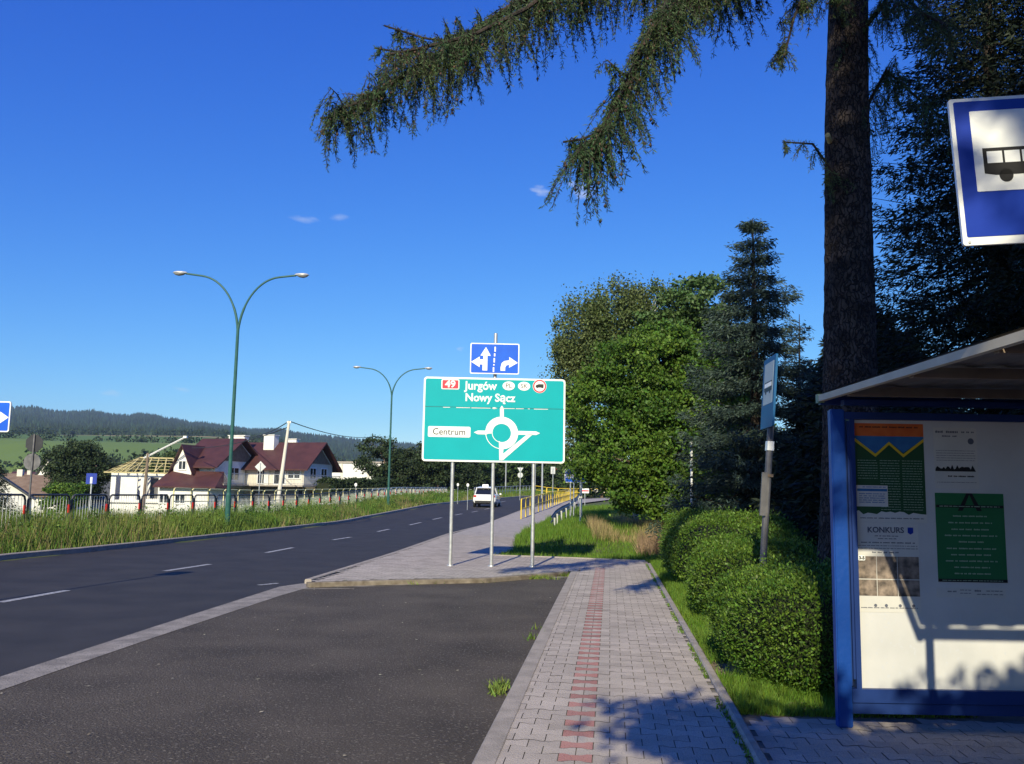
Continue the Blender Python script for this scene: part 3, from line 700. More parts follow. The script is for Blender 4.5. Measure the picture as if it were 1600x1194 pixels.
# the big broadleaf group beside the road
broadleaf('broadleaf_tree', 'large bright green broadleaf tree with low crown left of the blue-green spruce', (5.0, 30.5, .3),
          [(-.2, 0, 5.4, 2.0, 2, 1.5), (-1.6, .3, 4.2, 1.7, 1.8, 1.2), (1.4, .3, 4.6, 1.6, 2, 1.5), (-1.3, -.6, 2.5, 1.55, 1.7, 1.0), (.6, -1.2, 2.8, 1.5, 1.6, 1.2), (-.4, -1.0, 1.5, 1.2, 1.3, .9), (1.8, -.8, 1.6, 1.1, 1.4, 1.2), (.4, .5, 6.3, 1.3, 1.5, 1.0), (2.3, 1, 6.0, 1.2, 1.4, 1.0), (-.2, -.8, 4.0, 1.5, 1.5, .9)],
          170000, .115, M['leafA'], M['trunk'], 'trees beside the road', seed=3, trunk_r=.22, clump=.44, flat=.62)
broadleaf('birch_tree', 'tall airy birch with drooping twigs behind the bright green broadleaf tree', (5.1, 37, .4),
          [(-.6, 0, 9.0, 1.5, 1.4, 1.3), (-2.2, 0, 8.0, 1.2, 1.3, 1.5), (-2.5, .2, 5.9, .9, 1.2, 1.6), (-1.0, 0, 7.2, 1.7, 1.5, 1.2), (.8, 0, 9.2, 1.5, 1.4, 1.0), (-2.3, 0, 3.6, .7, .8, 1.2), (-2.9, 0, 7.2, .7, .8, 1.0)],
          52000, .11, M['leafB'], M['birchbark'], 'trees beside the road', seed=5, trunk_r=.14, clump=.42, flat=-.5, drop=1.6)
broadleaf('ash_tree', 'tall grey-green tree topping the group between birch and spruce', (7.4, 36, .4),
          [(0, 0, 9.0, 1.6, 1.6, 1.1), (1.0, 0, 7.8, 1.5, 1.5, 1.1), (-1.2, 0, 7.8, 1.2, 1.3, 1.0), (.9, 0, 6.0, 1.8, 1.6, 1.4), (0, 0, 4.0, 1.8, 1.6, 1.6)],
          42000, .15, M['leafC'], M['trunk'], 'trees beside the road', seed=8, trunk_r=.2, clump=.42, flat=.5)
broadleaf('understory_bush', 'low dark bush filling the foot of the trees beside the dead brush', (5.9, 28.5, .3),
          [(0, 0, 1.2, 1.2, 1.0, 1.1), (1.0, .2, 1.6, 1.1, 1.0, 1.4), (1.6, .8, 2.6, 1.1, 1.0, 1.5)], 24000, .11, M['leafA'], M['trunk'], 'trees beside the road', seed=9, trunk_r=.07, clump=.45, flat=.5)

def spruce(name, label, loc, h, r, zb, nm, group=None, seed=1, step=.34, nb=9, dens=1.0, size=.14, bark=None, top_thin=1.0, trunk_r=None, rmin=.08, var=.14, zj=.08, rep=5):
    """whorls of drooping boughs, each bough a feathered spray of needle tufts"""
    rs = np.random.default_rng(seed); root = thing(name, label, 'tree', loc, 0, group)
    mb = MB(); tr = trunk_r or h * .016 + .05
    mb.tube([(0, 0, -.2), (0, 0, h * .5), (0, 0, h)], [tr * 1.2, tr * .6, .012], 9)
    P = []; Dn = []; z = zb
    while z < h - .1:
        f = 1 - (z - zb) / (h - zb)
        R0 = r * (f ** .8) * (1 if f > .15 else .9) + rmin
        n = max(4, int(nb * (.5 + .5 * f)))
        a0 = rs.uniform(0, 6.28)
        for k in range(n):
            a = a0 + 6.283 * k / n + rs.normal() * .16; Lb = R0 * rs.uniform(.92 - var * 1.6, 1 + var); zz = z + rs.normal() * zj
            ca, sa = math.cos(a), math.sin(a)
            dr = .22 + .25 * f
            m = max(5, int(Lb / .10 * dens))
            t = np.linspace(.12, 1, m)
            bx = t * Lb; bz = zz - dr * Lb * np.sin(t * 1.9) * .75 + .18 * Lb * t ** 3
            if Lb > .5: mb.tube([(0, 0, zz), (ca * Lb * .5, sa * Lb * .5, float(np.interp(.5, t, bz))), (ca * Lb * .95, sa * Lb * .95, float(bz[-1]))], [tr * .22 * f + .012, .012, .004], 4, False)
            wd = np.minimum(.42 * Lb, .55) * np.sin(np.clip(t * 2.6, 0, 3.0)) ** .6 + .04
            for i in range(m):
                q = max(2, int(5 * dens))
                o = np.linspace(-1, 1, q) * wd[i] + rs.normal(size=q) * .03
                hx = bx[i] + np.abs(o) * .35; hz = bz[i] - np.abs(o) * .25 + rs.normal(size=q) * .03 - rs.uniform(0, .10, q)
                P.append(np.stack([ca * hx - sa * o, sa * hx + ca * o, hz], 1))
                Dn.append(np.stack([ca * .8 - sa * np.sign(o) * .7, sa * .8 + ca * np.sign(o) * .7, np.full(q, -.35)], 1))
        z += step * rs.uniform(.8, 1.2) * (.55 + .45 * f)
    P = np.concatenate(P); Dn = np.concatenate(Dn); P = np.repeat(P, rep, 0) + rs.normal(size=(len(P) * rep, 3)) * .05; Dn = np.repeat(Dn, rep, 0)
    mb.build('trunk', bark or M['bark'], root, smooth=True)
    V, F = leaves(P, np.full(len(P), size * .95), .24, dirs=Dn, jitter=.5)
    link_mesh('crown', V, F, nm, root)
    return root
spruce('spruce_tree', 'blue-green spruce with pointed top right of the broadleaf trees', (6.35, 23.2, .05), 8.95, 2.25, .7, M['needle'], 'spruces', seed=4, step=.66, nb=13, size=.13, rmin=.16, var=.22, dens=1.5, zj=.045)
spruce('spruce_tree', 'dark spruce behind the leaning bus stop pole', (8.6, 20.0, .05), 5.6, 2.7, .3, M['needledark'], 'spruces', seed=6, step=.32, nb=12, size=.22)
spruce('spruce_tree', 'tall dark spruce right of the thick larch trunk', (7.9, 14.2, .05), 13.0, 3.0, .6, M['needledark'], 'spruces', seed=12, step=.46, nb=11, size=.115, rep=9, zj=.05)
spruce('spruce_tree', 'tallest dark spruce at the right edge behind the shelter', (9.6, 12.4, .05), 14.5, 3.6, .6, M['needledark'], 'spruces', seed=14, step=.46, nb=11, size=.125, rep=9, zj=.05)
spruce('spruce_tree', 'dark spruce low behind the trunk and shelter post', (6.9, 17.2, .05), 5.2, 2.4, .3, M['needledark'], 'spruces', seed=16, step=.30, nb=12, size=.20)
spruce('spruce_tree', 'dark spruce filling the gap right of the blue-green spruce', (9.4, 24.5, .05), 6.6, 3.3, .3, M['needledark'], 'spruces', seed=18, step=.34, nb=12, size=.24)
# thin bare spruce tip
t = thing('young_spruce', 'thin half-bare spruce tip standing just left of the larch trunk', 'tree', (8.4, 26, .1))
mb = MB(); mb.tube([(0, 0, -.1), (0, 0, 4), (.05, 0, 6.9)], [.1, .05, .01], 6); P = []; 
for z in np.arange(1.5, 6.7, .33):
    for k in range(6):
        a = random.uniform(0, 6.28); L_ = (7.1 - z) * .32 + .15
        mb.tube([(0, 0, z), (math.cos(a) * L_, math.sin(a) * L_, z + .12 * L_)], [.018, .006], 4, False)
        for q in np.linspace(.2, 1, int(6 + L_ * 8)):
            if random.random() < .55: P.append((math.cos(a) * L_ * q, math.sin(a) * L_ * q, z + .12 * L_ * q))
mb.build('trunk', M['bark'], t)
V, F = leaves(np.repeat(np.array(P), 2, 0), np.full(2 * len(P), .1), .3, droop=.3); link_mesh('crown', V, F, M['needle'], t)
# trees of the same row standing behind the photographer (they cast the shade on the bus stop)
spruce('spruce_tree', 'spruce of the same row standing behind the viewpoint nearest the pavement', (2.35, -6.0, 0), 22, 2.35, 9.2, M['needledark'], 'spruces', seed=21, step=.42, nb=11, size=.30, dens=.9)
spruce('spruce_tree', 'spruce of the same row standing farther behind the viewpoint', (3.9, -12, 0), 26, 3.4, 1.2, M['needledark'], 'spruces', seed=22, step=.5, nb=11, size=.34, dens=.8)
spruce('spruce_tree', 'spruce of the same row behind the bus shelter seats', (7.6, -.5, 0), 17, 3.4, 1.0, M['needledark'], 'spruces', seed=23, step=.5, nb=11, size=.34, dens=.8)

broadleaf('shade_tree', 'unseen low leafy tree added behind the viewpoint to shade the bus stop platform', (1.9, -2.6, 0), [(0, 0, 4.0, 1.3, 1.2, 1.0), (1.3, .2, 3.9, 1.2, 1.1, 1.0), (-1.3, 0, 3.8, .9, 1, .8), (2.4, .3, 4.1, 1.1, 1, 1.1), (-2.0, .1, 4.7, .75, .7, .38)], 38000, .13, M['leafA'], M['trunk'], None, seed=25, trunk_r=.08, clump=.4)  # added out of view, lobes shaped to shade platform and pavement edge
# ------------------------------------------------ the larch
def larch():
    bx, by = 3.95, 10.6
    root = thing('larch_tree', 'large larch with thick dark trunk and hanging cone-laden branches overhead', 'tree', (bx, by, 0))
    rs = np.random.default_rng(31); rd = random.Random(31)
    # trunk with furrowed bark
    n = 72; Z = np.concatenate([np.arange(-.1, 9, .045), np.arange(9, 16, .5)]); V = []
    furrow = rs.uniform(-1, 1, (len(Z) // 2 + 2, n))
    for i, z in enumerate(Z):
        r = .345 - .0145 * z + .12 * math.exp(-max(z, 0) * 2.2); cx = .034 * z - .04 + .03 * math.sin(z * .7)
        for k in range(n):
            a = 2 * math.pi * k / n
            w = .5 * math.sin(5 * a + 1.3 * math.sin(z * .9)) + .5 * math.sin(11 * a + 2 * math.sin(z * 2.1 + 1)) + .75 * furrow[i // 2, (k + (i // 6)) % n]
            rr = r * (1 + .032 * w); V.append((cx + rr * math.cos(a), rr * math.sin(a), z))
    F = np.array([[i * n + k, i * n + (k + 1) % n, (i + 1) * n + (k + 1) % n, (i + 1) * n + k] for i in range(len(Z) - 1) for k in range(n)])
    link_mesh('trunk', V, F, M['larchbark'], root)
    mb = MB(); base = Vector((bx, by, 0)); tuft = []; tdir = []; cone = []
    def strand(p, L_, back):
        q = Vector(p); m = max(4, int(L_ / .045)); d = Vector((rd.gauss(0, .45), rd.gauss(0, .45), -1 + .5 * rd.random())).normalized(); pts = [q.copy()]
        for i in range(m):
            d = (d + Vector((rd.gauss(0, .09), rd.gauss(0, .09), -.10))).normalized(); q = q + d * L_ / m; pts.append(q.copy())
            for _ in range(rd.choice([6, 8, 10])):
                tuft.append(q + Vector((rd.gauss(0, .006), rd.gauss(0, .006), rd.gauss(0, .012)))); tdir.append(d * 1.3 + Vector((rd.gauss(0, 1), rd.gauss(0, 1), rd.gauss(0, .7))))
            if rd.random() < .09 * back: cone.append(q + Vector((rd.gauss(0, .015), rd.gauss(0, .015), -.01)))
        mb.tube(pts[::max(1, m // 4)] , .0035, 3, False)
    def bough(path, r0, dens, lmax, spread, upturn=.25, cones_=1.0, tip=.35):
        P = [Vector(p) - base for p in path]; mb.tube(P, [r0 * .55 * (1 - i / len(P)) + .006 for i in range(len(P))], 7)
        tot = sum((b - a).length for a, b in zip(P[:-1], P[1:])); acc = 0
        for a, b in zip(P[:-1], P[1:]):
            if True:
                for k in range(int((b - a).length / (.006 if r0 < .03 or acc > tot * .6 else .004))):
                    q = a.lerp(b, rd.random()) + Vector((rd.gauss(0, .03), rd.gauss(0, .03), rd.gauss(0, .03))) * (1 if r0 > .03 else .4); tuft.append(q); tdir.append(Vector((rd.gauss(0, 1), rd.gauss(0, 1), rd.gauss(0, 1))))
            L = (b - a).length; d = (b - a).normalized(); side = d.cross(Vector((0, 0, 1))).normalized()
            for k in range(int(L * dens)):
                t = rd.random(); f = (acc + t * L) / tot; p = a.lerp(b, t)
                s = rd.choice([-1, 1]); L2 = rd.uniform(.2, 1) * spread * (1 - .45 * f)
                e = p + side * s * L2 * .75 + d * L2 * .65 + Vector((0, 0, rd.uniform(-.1, upturn) * L2))
                mb.tube([p, (p + e) / 2 + Vector((0, 0, .03)), e], [.008, .006, .003], 4, False)
                for j in range(5 + int(L2 * 14)):
                    q = p.lerp(e, rd.random() ** .7); ll = lmax * rd.uniform(.2, 1) * (1 - tip * f)
                    strand(q, ll, cones_)
                m = int(L2 / .025)
                for j in range(m):
                    q = p.lerp(e, j / m)
                    for _ in range(3): tuft.append(q + Vector((rd.gauss(0, .012), rd.gauss(0, .012), rd.gauss(0, .012)))); tdir.append(Vector((rd.gauss(0, 1), rd.gauss(0, 1), rd.gauss(.3, 1))))
            acc += L
    T = Vector((4.1, 10.6, 9.3))
    bough([T, D(1120, -240, 9.8), D(960, -85, 9.4), D(800, 10, 9.1), D(700, 75, 8.9), D(640, 110, 8.8), D(575, 155, 8.7), D(528, 172, 8.6)], .09, 18, 1.5, .74, upturn=.75, cones_=.9, tip=.60)
    bough([D(960, -85, 9.4), D(820, 15, 8.5), D(740, 55, 8.2), D(660, 75, 8.0), D(610, 85, 7.9)], .04, 9, .62, .40)
    bough([Vector((4.0, 10.6, 8.8)), D(1200, -120, 8.6), D(1100, -60, 8.0), D(1040, 10, 7.6), D(1000, 80, 7.5), D(975, 140, 7.4), D(935, 210, 7.35), D(905, 235, 7.3)], .07, 24, .72, .42, cones_=.8, tip=.1)
    bough([D(1200, -140, 8.6), D(1130, -30, 9.0), D(1060, -15, 9.3), D(1000, -35, 9.4)], .05, 18, .9, .5)
    bough([Vector((4.0, 10.4, 7.4)), D(1290, -70, 10.0), D(1260, -20, 9.6), D(1240, 30, 9.4), D(1225, 90, 9.3)], .04, 9, .5, .45, cones_=.4)
    bough([Vector((3.9, 10.4, 5.4)), D(1270, 225, 10.1), D(1225, 222, 9.9)], .018, 6, .42, .14, cones_=0)
    bough([Vector((4.0, 10.6, 7.0)), D(1400, -20, 10.2), D(1440, 20, 9.8), D(1480, 40, 9.4)], .05, 9, .75, .6, cones_=.5)
    bough([Vector((4.1, 10.6, 6.0)), D(1385, 110, 10.6), D(1430, 150, 10.8), D(1480, 190, 11)], .04, 9, .8, .5, cones_=.5)
    for a, b in (((720, 70), (600, 40)), ((690, 85), (585, 75)), ((650, 110), (598, 92)), ((620, 130), (560, 150)), ((560, 168), (500, 185)), ((940, 205), (880, 222)), ((985, 120), (955, 100))):
        zz = 8.8 if a[0] < 800 else 7.4
        bough([D(*a, zz), D((a[0] + b[0]) / 2, (a[1] + b[1]) / 2 + 4, zz - .1), D(*b, zz - .15)], .015, 10, .22, .16, cones_=.3)
    # the crown above the picture, seen only through its shade
    for k in range(20):
        a = rd.uniform(0, 6.28); z = 8.6 + k * .34; L_ = 3.1 - .09 * k
        if -.4 < math.sin(a) < 1 and math.cos(a) < -.2: L_ *= .6
        p0 = Vector((4.0, 10.6, z)); e = p0 + Vector((math.cos(a) * L_, math.sin(a) * L_, .1))
        bough([p0, p0.lerp(e, .5) + Vector((0, 0, .3)), e], .04, 3.2, .6, .6, cones_=0)
    mb.build('branch', M['bark'], root)
    tu = np.array([tuple(v) for v in tuft]); td = np.array([tuple(v) for v in tdir])
    V, F = leaves(tu, np.full(len(tu), .048), .17, dirs=td, jitter=.2); link_mesh('needles', V, F, M['larch'], root)
    C = np.array([tuple(v) for v in cone]); s = .016; n = len(C)
    oc = np.array([(s, 0, 0), (-s, 0, 0), (0, s, 0), (0, -s, 0), (0, 0, s * 1.4), (0, 0, -s * 1.3)]); fc = np.array([(0, 2, 4), (2, 1, 4), (1, 3, 4), (3, 0, 4), (2, 0, 5), (1, 2, 5), (3, 1, 5), (0, 3, 5)])
    V = (C[:, None] + oc[None]).reshape(-1, 3); F = (np.arange(n)[:, None, None] * 6 + fc[None]).reshape(-1, 3)
    co = link_mesh('cones', V, F, M['cone'], root); co['kind'] = 'stuff'
    # lopped branch stub
    mb = MB(); mb.tube([D(1300, 212, 10.35) - base + Vector((.05, .2, 0)), D(1293, 211, 10.3) - base], [.035, .03], 8); mb.build('branch_stub', M['timber'], root)
    print('larch tufts', len(tu), 'cones', n)
larch()

# ------------------------------------------------ hedges
def hedge(name, label, c, L_, Wd, H, ang, n, seed, sz=.036, wav=.10):
    """clipped privet: rounded block of small leaves round a twiggy core"""
    rs = np.random.default_rng(seed); root = thing(name, label, 'hedge', (c[0], c[1], .05), ang, 'clipped hedges beside the pavement')
    def surf(u, v, k):     # superellipsoid
        e1, e2 = .60, .66
        f = lambda w, m: np.sign(w) * np.abs(w) ** m
        x = f(np.cos(v), e1) * f(np.cos(u), e2) * Wd / 2; y = f(np.cos(v), e1) * f(np.sin(u), e2) * L_ / 2; z = f(np.sin(v), e1)
        z = H * (.5 + .5 * z)
        b = 1 + wav * (np.sin(y * 2.3 + seed) * np.cos(z * 4 + x * 2) + .6 * np.sin(x * 5 + y * 6 + z * 5))
        return np.stack([x * b * k, y * (1 + (b - 1) * .4) * k, z * (1 + (b - 1) * .5) * (k if k < 1 else 1)], -1)
    U, Vv = np.meshgrid(np.linspace(0, 2 * np.pi, 49)[:-1], np.linspace(-1.57, 1.57, 22)); S_ = surf(U, Vv, .9).reshape(-1, 3)
    S_[:, 2] = np.clip(S_[:, 2], 0, H * .93)
    F = [[j * 48 + i, j * 48 + (i + 1) % 48, (j + 1) * 48 + (i + 1) % 48, (j + 1) * 48 + i] for j in range(21) for i in range(48)]
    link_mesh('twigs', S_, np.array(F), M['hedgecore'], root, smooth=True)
    # area weighted points on the shell
    m = n * 4; u = rs.uniform(0, 2 * np.pi, m); v = np.arcsin(rs.uniform(-.98, 1, m)); e = 1e-3
    a = surf(u, v, 1); du = surf(u + e, v, 1) - a; dv = surf(u, v + e, 1) - a; cr = np.cross(du, dv); ar = np.linalg.norm(cr, axis=1)
    w = ar / np.cos(v).clip(.02); w /= w.sum(); pick = rs.choice(m, n, p=w)
    nr = cr[pick] / (ar[pick][:, None] + 1e-12); nr *= np.sign((nr * (a[pick] - [0, 0, H * .45])).sum(1))[:, None]
    P = a[pick] + nr * rs.normal(size=(n, 1)) * .028 - nr * .01
    sprig = rs.random(n) < .06; P[sprig] += nr[sprig] * rs.uniform(.02, .13, (sprig.sum(), 1))
    P[:, 2] = P[:, 2].clip(.02)
    d = nr * .55 + np.array([0, 0, .45])
    V, F = leaves(P, np.full(n, sz), .5, dirs=d, jitter=.7); link_mesh('foliage', V, F, M['hedgeleaf'], root)
    return root
hedge('hedge', 'nearest clipped hedge, right beside the bus shelter post', (2.84, 8.1), 2.45, 1.75, .92, -R(6), 70000, 1, sz=.030)
hedge('hedge', 'middle clipped hedge between the nearest hedge and the farthest one', (3.28, 12.0), 2.7, 1.6, .97, -R(7), 52000, 2, sz=.036)
hedge('hedge', 'farthest clipped hedge, rising beside the end of the grass strip', (4.05, 16.9), 5.8, 2.1, 1.2, -R(6), 60000, 3, sz=.045)
# ================================================================== DIRECTION SIGN
def rrect(cx, cz, w, h, r, n=5):
    pts = []
    for (sx, sz, a0) in ((1, 1, 0), (-1, 1, 90), (-1, -1, 180), (1, -1, 270)):
        for k in range(n + 1):
            a = R(a0 + 90 * k / n); pts.append((cx + sx * (w / 2 - r) + r * math.cos(a), cz + sz * (h / 2 - r) + r * math.sin(a)))
    return pts
def circ(cx, cz, r, n=40, ry=None): return [(cx + r * math.cos(2 * math.pi * k / n), cz + (ry or r) * math.sin(2 * math.pi * k / n)) for k in range(n)]
def flat(name, polys, y, m, parent, th=.003):
    mb = MB()
    for p in polys: mb.prism(p, y - th, y)
    return mb.build(name, m, parent)
YS = 19.0
# panel corners measured: TL(665,589) TR(886,590) BL(658,722) BR(883,723)
ctr = D(772, 656, YS)
bs = thing('direction_sign', 'large green roundabout sign reading Jurgów, Nowy Sącz, Centrum on three grey posts', 'road sign', (ctr.x, YS + .05, RAISE), R(1.5))
SW_, SH_ = 3.03, 1.80; cz = ctr.z - RAISE
# screen px -> local panel coordinates (panel seen from the front, 1600 px photo); local centre (0,cz)
def sp(px, py):
    u = (px - 80) / 1420 if False else None
    return None
def Q(X, Y):  # coordinates in the enlarged sign view (1600x960 crop of 650-900,580-730)
    fy = (Y - 65) / (915 - 65); xl = 92 + (60 - 92) * fy; xr = 1500 + (1480 - 1500) * fy
    return ((X - xl) / (xr - xl) - .5) * SW_, cz + (.5 - fy) * SH_
def QP(L): return [Q(*p) for p in L]
mb = MB(); mb.prism(rrect(0, cz, SW_, SH_, .07), -.012, .012); mb.build('panel_border', M['signwhite'], bs)
flat('panel', [rrect(0, cz, SW_ - .075, SH_ - .075, .04)], -.012, M['teal'], bs)
# the join between the two sheets
q0 = Q(90, 368); q1 = Q(1490, 368)
flat('sheet_join', [[(q0[0] + .02, q0[1] - .004), (q1[0] - .02, q1[1] - .004), (q1[0] - .02, q1[1] + .004), (q0[0] + .02, q0[1] + .004)]], -.0155, M['black'], bs, .0015)
w_ = [[(Q(a, 0)[0], q0[1] - .014 - random.uniform(0, .003)), (Q(b, 0)[0], q0[1] - .014), (Q(b, 0)[0], q0[1] - .004), (Q(a, 0)[0], q0[1] - .004)] for a, b in ((290, 360), (420, 560), (570, 760), (775, 825), (890, 1000), (1010, 1090), (1130, 1150), (1190, 1330))]
w_.append(circ(Q(797, 0)[0], q0[1] - .008, .045, 16, .018))
for q_ in w_: flat('sheet_gap', [q_], -.018, M['signwhite'], bs, .001)
LY = -.0195
# roundabout diagram
CX, CZ = 857, 620
def arc(r0, r1, a0, a1, n=40):
    o = [(CX + r1 * math.cos(R(a0 + (a1 - a0) * k / n)), CZ - r1 * math.sin(R(a0 + (a1 - a0) * k / n))) for k in range(n + 1)]
    i = [(CX + r0 * math.cos(R(a0 + (a1 - a0) * k / n)), CZ - r0 * math.sin(R(a0 + (a1 - a0) * k / n))) for k in range(n + 1)]
    return o, i
mb = MB()
def arcband(r0, r1, a0, a1, n=36):
    o, i = arc(r0, r1, a0, a1, n)
    for k in range(n): mb.prism(QP([o[k], o[k + 1], i[k + 1], i[k]]), LY - .002, LY)
arcband(92, 163, -98, 184); arcband(156, 163, 184, 262); arcband(92, 98, 184, 262)
for p in ([(842, 372), (880, 372), (880, 470), (842, 470)], [(838, 378), (862, 344), (884, 378)], [(712, 600), (712, 638), (620, 638), (580, 619), (620, 600)],
          [(1000, 596), (1200, 598), (1238, 616), (1200, 634), (1000, 634)], [(828, 700), (872, 735), (872, 780), (862, 893), (830, 893)],
          [(1118, 622), (1172, 622), (866, 893), (866, 830)]):
    mb.prism(QP(p), LY - .0024, LY)
mb.build('roundabout_diagram', M['signwhite'], bs)
# lettering
def tx(s, X, Y, hpx, m, y=LY, bold=.004, sx=1.0, al='CENTER', name='lettering'):
    q = Q(X, Y); return text(s, hpx * SH_ / 850, q[0], y, q[1], m, bs, name, al, bold, sx)
tx('Jurgów', 655, 150, 118, M['signwhite'], sx=.95, bold=.006); tx('Nowy Sącz', 745, 270, 112, M['signwhite'], sx=.97, bold=.006)
def plate(X0, X1, Y0, Y1, r, m, y, name='plate'):
    a = Q(X0, Y0); b = Q(X1, Y1); return flat(name, [rrect((a[0] + b[0]) / 2, (a[1] + b[1]) / 2, b[0] - a[0], a[1] - b[1], r)], y, m, bs, .002)
plate(265, 440, 88, 190, .03, M['signwhite'], LY, 'route_number_plate'); plate(275, 430, 97, 181, .02, M['signred'], LY - .0025, 'route_number_field'); tx('49', 352, 139, 96, M['signwhite'], LY - .005, .006, 1.1)
plate(128, 545, 565, 672, .03, M['signwhite'], LY, 'town_centre_plate'); tx('Centrum', 335, 620, 92, M['black'], LY - .0025, .001, .98)
flat('country_oval', [circ(*Q(932, 143), .131, 36, .095)], LY, M['signwhite'], bs, .002); tx('PL', 932, 143, 64, M['black'], LY - .0025, 0)
flat('country_oval', [circ(*Q(1085, 143), .131, 36, .095)], LY, M['signwhite'], bs, .002); tx('SK', 1085, 143, 60, M['black'], LY - .0025, 0)
c_ = Q(1240, 140)
flat('lorry_ban_rim', [circ(*c_, .148)], LY, M['signwhite'], bs, .001); flat('lorry_ban_ring', [circ(*c_, .141)], LY - .0012, M['signred'], bs, .001); flat('lorry_ban_field', [circ(*c_, .112)], LY - .0024, M['signwhite'], bs, .001)
flat('lorry_symbol', [[(c_[0] + a, c_[1] + b) for a, b in [(-.085, -.025), (-.085, .01), (-.06, .035), (-.03, .035), (-.03, .045), (.085, .045), (.085, -.03), (.06, -.045), (.03, -.03), (-.03, -.03), (-.05, -.045), (-.07, -.03)]]], LY - .0036, M['black'], bs, .001)
for i, (x0, ztop) in enumerate(((-.86, cz + .82), (0, cz + 1.88), (.86, cz + .82))):
    mb = MB(); zb = -.05; mb.tube([(x0, .055, zb), (x0, .055, ztop)], .038, 14); mb.lathe([(.0, ztop + .006), (.04, ztop)], 14, (x0, .055, 0)); mb.lathe([(.075, .0), (.07, .02), (.04, .025)], 14, (x0, .055, 0))
    mb.build('post', M['zinc'], bs, smooth=False)
mb = MB()
for z in (cz - .55, cz, cz + .55): mb.box((0, .018, z), (SW_ - .2, .02, .05))
mb.build('back_rail', M['zinc'], bs)
# lane sign above
lc = D(773, 560.5, YS)
ls = thing('lane_sign', 'small blue lane arrow sign mounted above the large green sign', 'road sign', (lc.x, YS - .005, lc.z - .335), R(1.5))
LW, LH = 1.05, .665; zc = LH / 2
mb = MB(); mb.prism(rrect(0, zc, LW, LH, .03), -.012, .012); mb.build('panel_border', M['signwhite'], ls)
flat('panel', [rrect(0, zc, LW - .045, LH - .045, .02)], -.012, M['signblue'], ls)
def LQ(X, Y): return ((X - 943) / 345 * LW, zc + (268 - Y) / 222 * LH)   # from the crop 560-920,500-770
ar = [[(858, 355), (892, 355), (892, 248), (915, 248), (880, 185), (842, 248), (862, 248), (862, 275), (838, 275), (838, 255), (778, 294), (838, 332), (838, 312), (858, 312)]]
rb = [(985, 355), (985, 330), (992, 300), (1010, 284), (1045, 278), (1045, 254), (1106, 295), (1045, 332), (1045, 310), (1025, 316), (1018, 330), (1018, 355)]
flat('arrow', [[LQ(*p) for p in ar[0]]], -.0155, M['signwhite'], ls, .002); flat('arrow', [[LQ(*p) for p in rb]], -.0155, M['signwhite'], ls, .002)
flat('lane_line', [[LQ(x - 5, y0), LQ(x + 5, y0), LQ(x + 5, y1), LQ(x - 5, y1)] for x, y0, y1 in ((945, 182, 218), (942, 230, 252), (940, 264, 296), (938, 308, 318), (936, 330, 365))], -.0155, M['signwhite'], ls, .002)

# ================================================================== STREET LAMPS
def lamp(name, label, px, Y, xh, top_z, fork_z, span=4.45, rz=0):
    x = xh; zb = TZ(x, Y) - .05
    t = thing(name, label, 'street lamp', (x, Y, zb), rz, 'double-armed green street lamps on the verge')
    H = top_z - zb; f = fork_z - zb; mb = MB()
    mb.tube([(0, 0, -.1), (0, 0, 1.2)], .095, 14); mb.tube([(0, 0, 1.2), (0, 0, 1.28), (0, 0, f)], [.095, .07, .055], 14); mb.lathe([(.16, .0), (.16, .03), (.1, .04)], 14, (0, 0, .05))
    mb.build('pole', M['lampgreen'], t)
    for s in (-1, 1):
        P = []; h = H - f; W_ = span / 2 - .22
        for k in range(17):
            q = k / 16; a = q * R(86)
            P.append((s * (W_ * .78) * (1 - math.cos(a)) , 0, f - .35 + (h + .28) * math.sin(a)))
        P.append((s * W_, 0, P[-1][2] + .07)); P.append((s * (W_ + .05), 0, P[-1][2]))
        mb = MB(); mb.tube(P, [.045] * 6 + [.036] * (len(P) - 6), 10); arm = mb.build('arm', M['lampgreen'], t, smooth=True)
        mb = MB(); e = P[-1]; V = []
        prof = [(-.05, .035, .03), (.0, .07, .06), (.12, .12, .075), (.3, .13, .08), (.42, .10, .06), (.48, .03, .02)]
        n = 12
        for (xx, w, hh) in prof:
            for k in range(n):
                a = 2 * math.pi * k / n; V.append((e[0] + s * xx, w * math.cos(a), e[2] + (hh * math.sin(a) if math.sin(a) > 0 else .35 * hh * math.sin(a)) + .02))
        Fh = [[i * n + k, i * n + (k + 1) % n, (i + 1) * n + (k + 1) % n, (i + 1) * n + k] for i in range(len(prof) - 1) for k in range(n)]
        mb.add(V, Fh + [list(range(n)), [(len(prof) - 1) * n + k for k in range(n)]]); hd = mb.build('lamp_head', M['lamphead'], t, smooth=True)
        mb = MB(); V = []
        for (xx, w, dz) in [(.03, .04, -.01), (.12, .10, -.06), (.27, .11, -.085), (.4, .07, -.05), (.44, .02, -.01)]:
            for k in range(9):
                a = math.pi + math.pi * k / 8; V.append((e[0] + s * xx, w * math.cos(a), e[2] - dz * math.sin(a) + 0.0))
        mb.add(V, [[i * 9 + k, i * 9 + k + 1, (i + 1) * 9 + k + 1, (i + 1) * 9 + k] for i in range(4) for k in range(8)]); lens = mb.build('lamp_lens', M['lampglass'], hd, smooth=True)
    return t
c1 = D(367, 600, 32.7); lamp('street_lamp', 'nearest green double-armed street lamp standing in the verge before the maroon-roofed house', 0, 32.7, c1.x, D(375, 429, 32.7).z, D(370, 512, 32.7).z)
c2 = D(610, 680, 59.6); lamp('street_lamp', 'second green double-armed street lamp left of the large green sign', 0, 59.6, c2.x, D(615, 575, 59.6).z, D(614, 615, 59.6).z, span=4.7)
